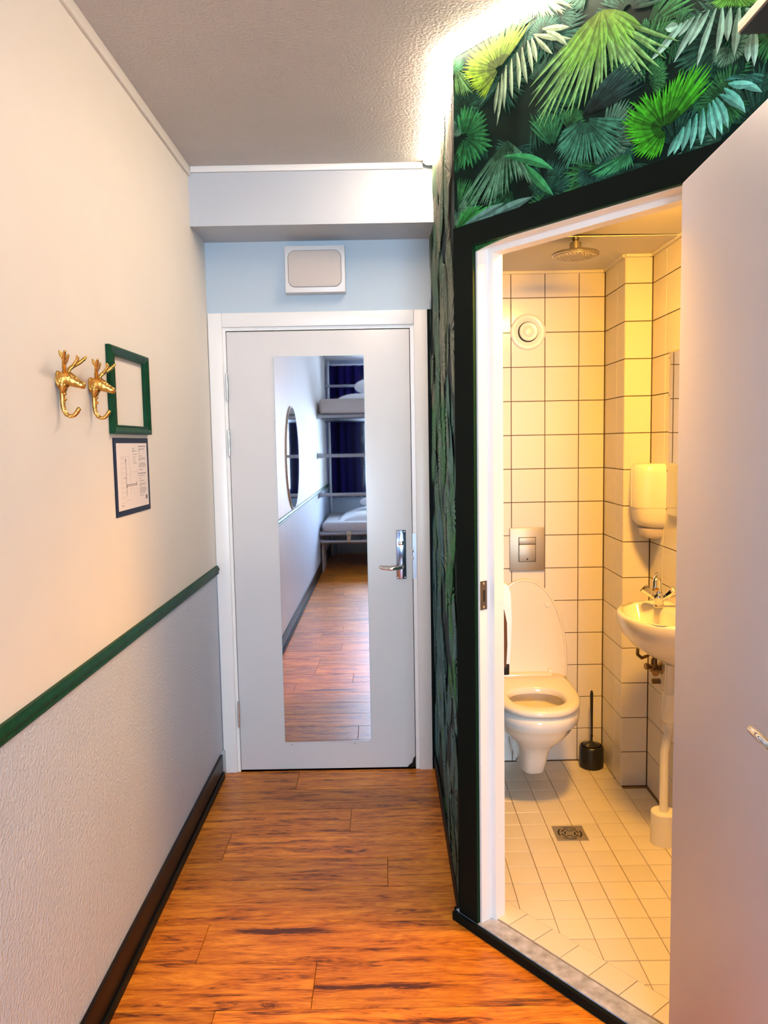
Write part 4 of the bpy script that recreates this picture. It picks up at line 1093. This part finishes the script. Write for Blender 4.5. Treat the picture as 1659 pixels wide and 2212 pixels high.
obj('smoked_window', MB().loft([[(x,JY0-.004,z) for x,z in sp_],[(x,JY0-.0003,z) for x,z in sp_]]), 'smoke', t, jo)
obj('tear_bar', MB().rbox(BXL+.001,BXL+.104,JY0+.001,JY1-.001,.735,.7745,.004), 'black_plastic', t, jo)

# ================================================================== SLEEPING END (seen in the door mirror)
BF, BB = -2.13, -3.54
t = thing('bunk_bed', 'grey steel tube bunk bed frame reflected in the door mirror', 'bunk bed', (.95, BF, 0))
bo2 = (.95, BF, 0)
for y in (BF, BB):
    for x in (.045, 1.90):
        if y == BF and x < 1: continue
        obj('post', MB().tube([(x,y,.001),(x,y,2.66 if y == BB else 2.40)], .022, 12), 'pipe', t, bo2)
def rail(z, y=BF, r=.021):
    rl = MB().tube([(.004,y,z),(1.90,y,z)], r, 14)
    q = obj('rail', rl, 'pipe', t, bo2)
    obj('flange', MB().lathe([(.045,0),(.045,.006),(.030,.010),(.030,.055),(r+.001,.056)], (.0015,y,z), (1,0,0), 18), 'pipe', q, bo2)
for z in (.37, .465, .935, 1.40, 1.865): rail(z)
rail(2.32, BB); 
for z in (.465, 1.865): rail(z, BB)
obj('post', MB().tube([(.045,BB,.9),(.045,BB,2.66)], .018, 12), 'window_frame', t, bo2)
for z in (.44, 1.84): obj('slatted_base', MB().box(.03,1.92,BB+.022,BF-.022,z-.006,z+.024), 'black_plastic', t, bo2, smooth=0)
obj('side_panel', MB().box(.022,.034,BF-.55,BF-.03,.001,.40), 'mattress', t, bo2, smooth=0)
ft = MB().rbox(.32,.38,BF-.03,BF+.026,.440,.495,.006).box(.33,.37,BF+.018,BF+.024,.37,.438)
obj('clamp', ft, 'steel', t, bo2)
for i, (z, nm) in enumerate(((.465,'lower'),(1.866,'upper'))):
    g = 'bunk mattresses'
    mm = MB().rbox(.03,1.90,BB+.03,BF-.0265 if i == 0 else BF-.001,z+.0005 if i==0 else z+.0225,z+.135 if i==0 else z+.205,.035,4)
    obj('mattress', mm, 'mattress', origin=(.95,-2.87,z), smooth=60, label='grey covered mattress on the %s bunk in the mirror' % nm, cat='mattress', group=g)
    top = z+.135 if i == 0 else z+.205
    def lumpy(x0, x1, y0, y1, h, seed, nx=22, ny=18):
        rr = random.Random(seed); ph = [rr.uniform(0,6) for _ in range(6)]
        mb = MB(); G = []
        for j in range(ny+1):
            for k in range(nx+1):
                u, v = k/nx, j/ny
                e = min(1, 5*min(u,1-u))**.6*min(1, 5*min(v,1-v))**.6
                zz = h*e*(.75+.16*math.sin(5*u+ph[0])*math.cos(4*v+ph[1])+.09*math.sin(13*u+ph[2]+3*v)+.06*math.sin(17*v+ph[3]-9*u))
                G.append((x0+(x1-x0)*u+.012*math.sin(6*v+ph[4]), y0+(y1-y0)*v+.012*math.sin(7*u+ph[5]), top+.002+zz))
        n1 = nx+1
        mb.v = [Vector(p) for p in G] + [Vector((p[0],p[1],top+.001)) for p in G]
        o = len(G)
        for j in range(ny):
            for k in range(nx):
                a = j*n1+k; mb.face((a,a+1,a+n1+1,a+n1)); mb.face((o+a,o+a+n1,o+a+n1+1,o+a+1))
        edge = [k for k in range(nx)] + [j*n1+nx for j in range(ny)] + [ny*n1+nx-k for k in range(nx)] + [(ny-j)*n1 for j in range(ny)]
        for a, b in zip(edge, edge[1:]+edge[:1]): mb.face((a, o+a, o+b, b))
        return mb
    obj('duvet', lumpy(.22,1.5,-3.45,-2.30,.13,i+4), 'linen', origin=(.8,-2.9,top), smooth=70, label='crumpled white duvet on the %s bunk in the mirror' % nm, cat='duvet', group='bunk duvets')
    pl = MB().ball((.70 if i == 0 else .66, -2.95, top+(.182 if i == 0 else .190)), (.24,.19,.075 if i == 0 else .105), 20)
    obj('pillow', pl, 'linen', origin=(.68,-2.95,top+.15), smooth=70, label='white pillow lying on the duvet of the %s bunk' % nm, cat='pillow', group='bunk pillows')
# curtain
cu = MB(); nx = 90; CZ0, CZ1 = .80, 2.60
fr_, bk_ = [], []
for k in range(nx+1):
    u = k/nx; x = .05+.50*u
    y = YW+.115+.022*math.sin(u*2*math.pi*4.5)+.010*math.sin(u*19+1)
    fr_.append((x,y)); bk_.append((x,y-.004))
loop = fr_ + list(reversed(bk_))
cu.loft([[(p[0], p[1], z) for p in loop] for z in (CZ0, 1.7, CZ1)])
obj('curtain', cu, 'curtain', origin=(.3,YW+.115,CZ0), smooth=60, label='long navy blue curtain hanging beside the window behind the bunk bed', cat='curtain')
rd = MB().tube([(.01,YW+.115,2.615),(1.9,YW+.115,2.615)], .010, 10)
obj('curtain_rail', rd, 'window_frame', origin=(.95,YW+.115,2.615), label='thin white curtain rail above the window behind the bunk bed', cat='curtain rail')
hp = MB().tube([(.12,YW+.05,.12),(.12,YW+.05,.16),(.14,YW+.05,.18),(.42,YW+.05,.18),(.46,YW+.05,.22),(.46,YW+.05,.60),(.44,YW+.02,.62),(.44,YW+.0008,.62)], .014, 10).tube([(.12,YW+.05,.001),(.12,YW+.05,.12)], .014, 10)
obj('heating_pipe', hp, 'pipe', origin=(.12,YW+.05,0), label='bent heating pipe on the wall under the lower bunk', cat='pipe')
t = thing('round_mirror', 'round wall mirror on the left wall above the green rail, seen reflected', 'mirror', (0, .46, 1.42))
RM = .425
obj('rim', MB().lathe([(RM+.010,.0005),(RM+.010,.010),(RM+.001,.012)], (0,.46,1.428), (1,0,0), 64), 'steel', t, (0,.46,1.42), smooth=40)
obj('glass', MB().lathe([(RM,.0125),(RM,.0145)], (0,.46,1.428), (1,0,0), 64), 'mirror', t, (0,.46,1.42), smooth=30)
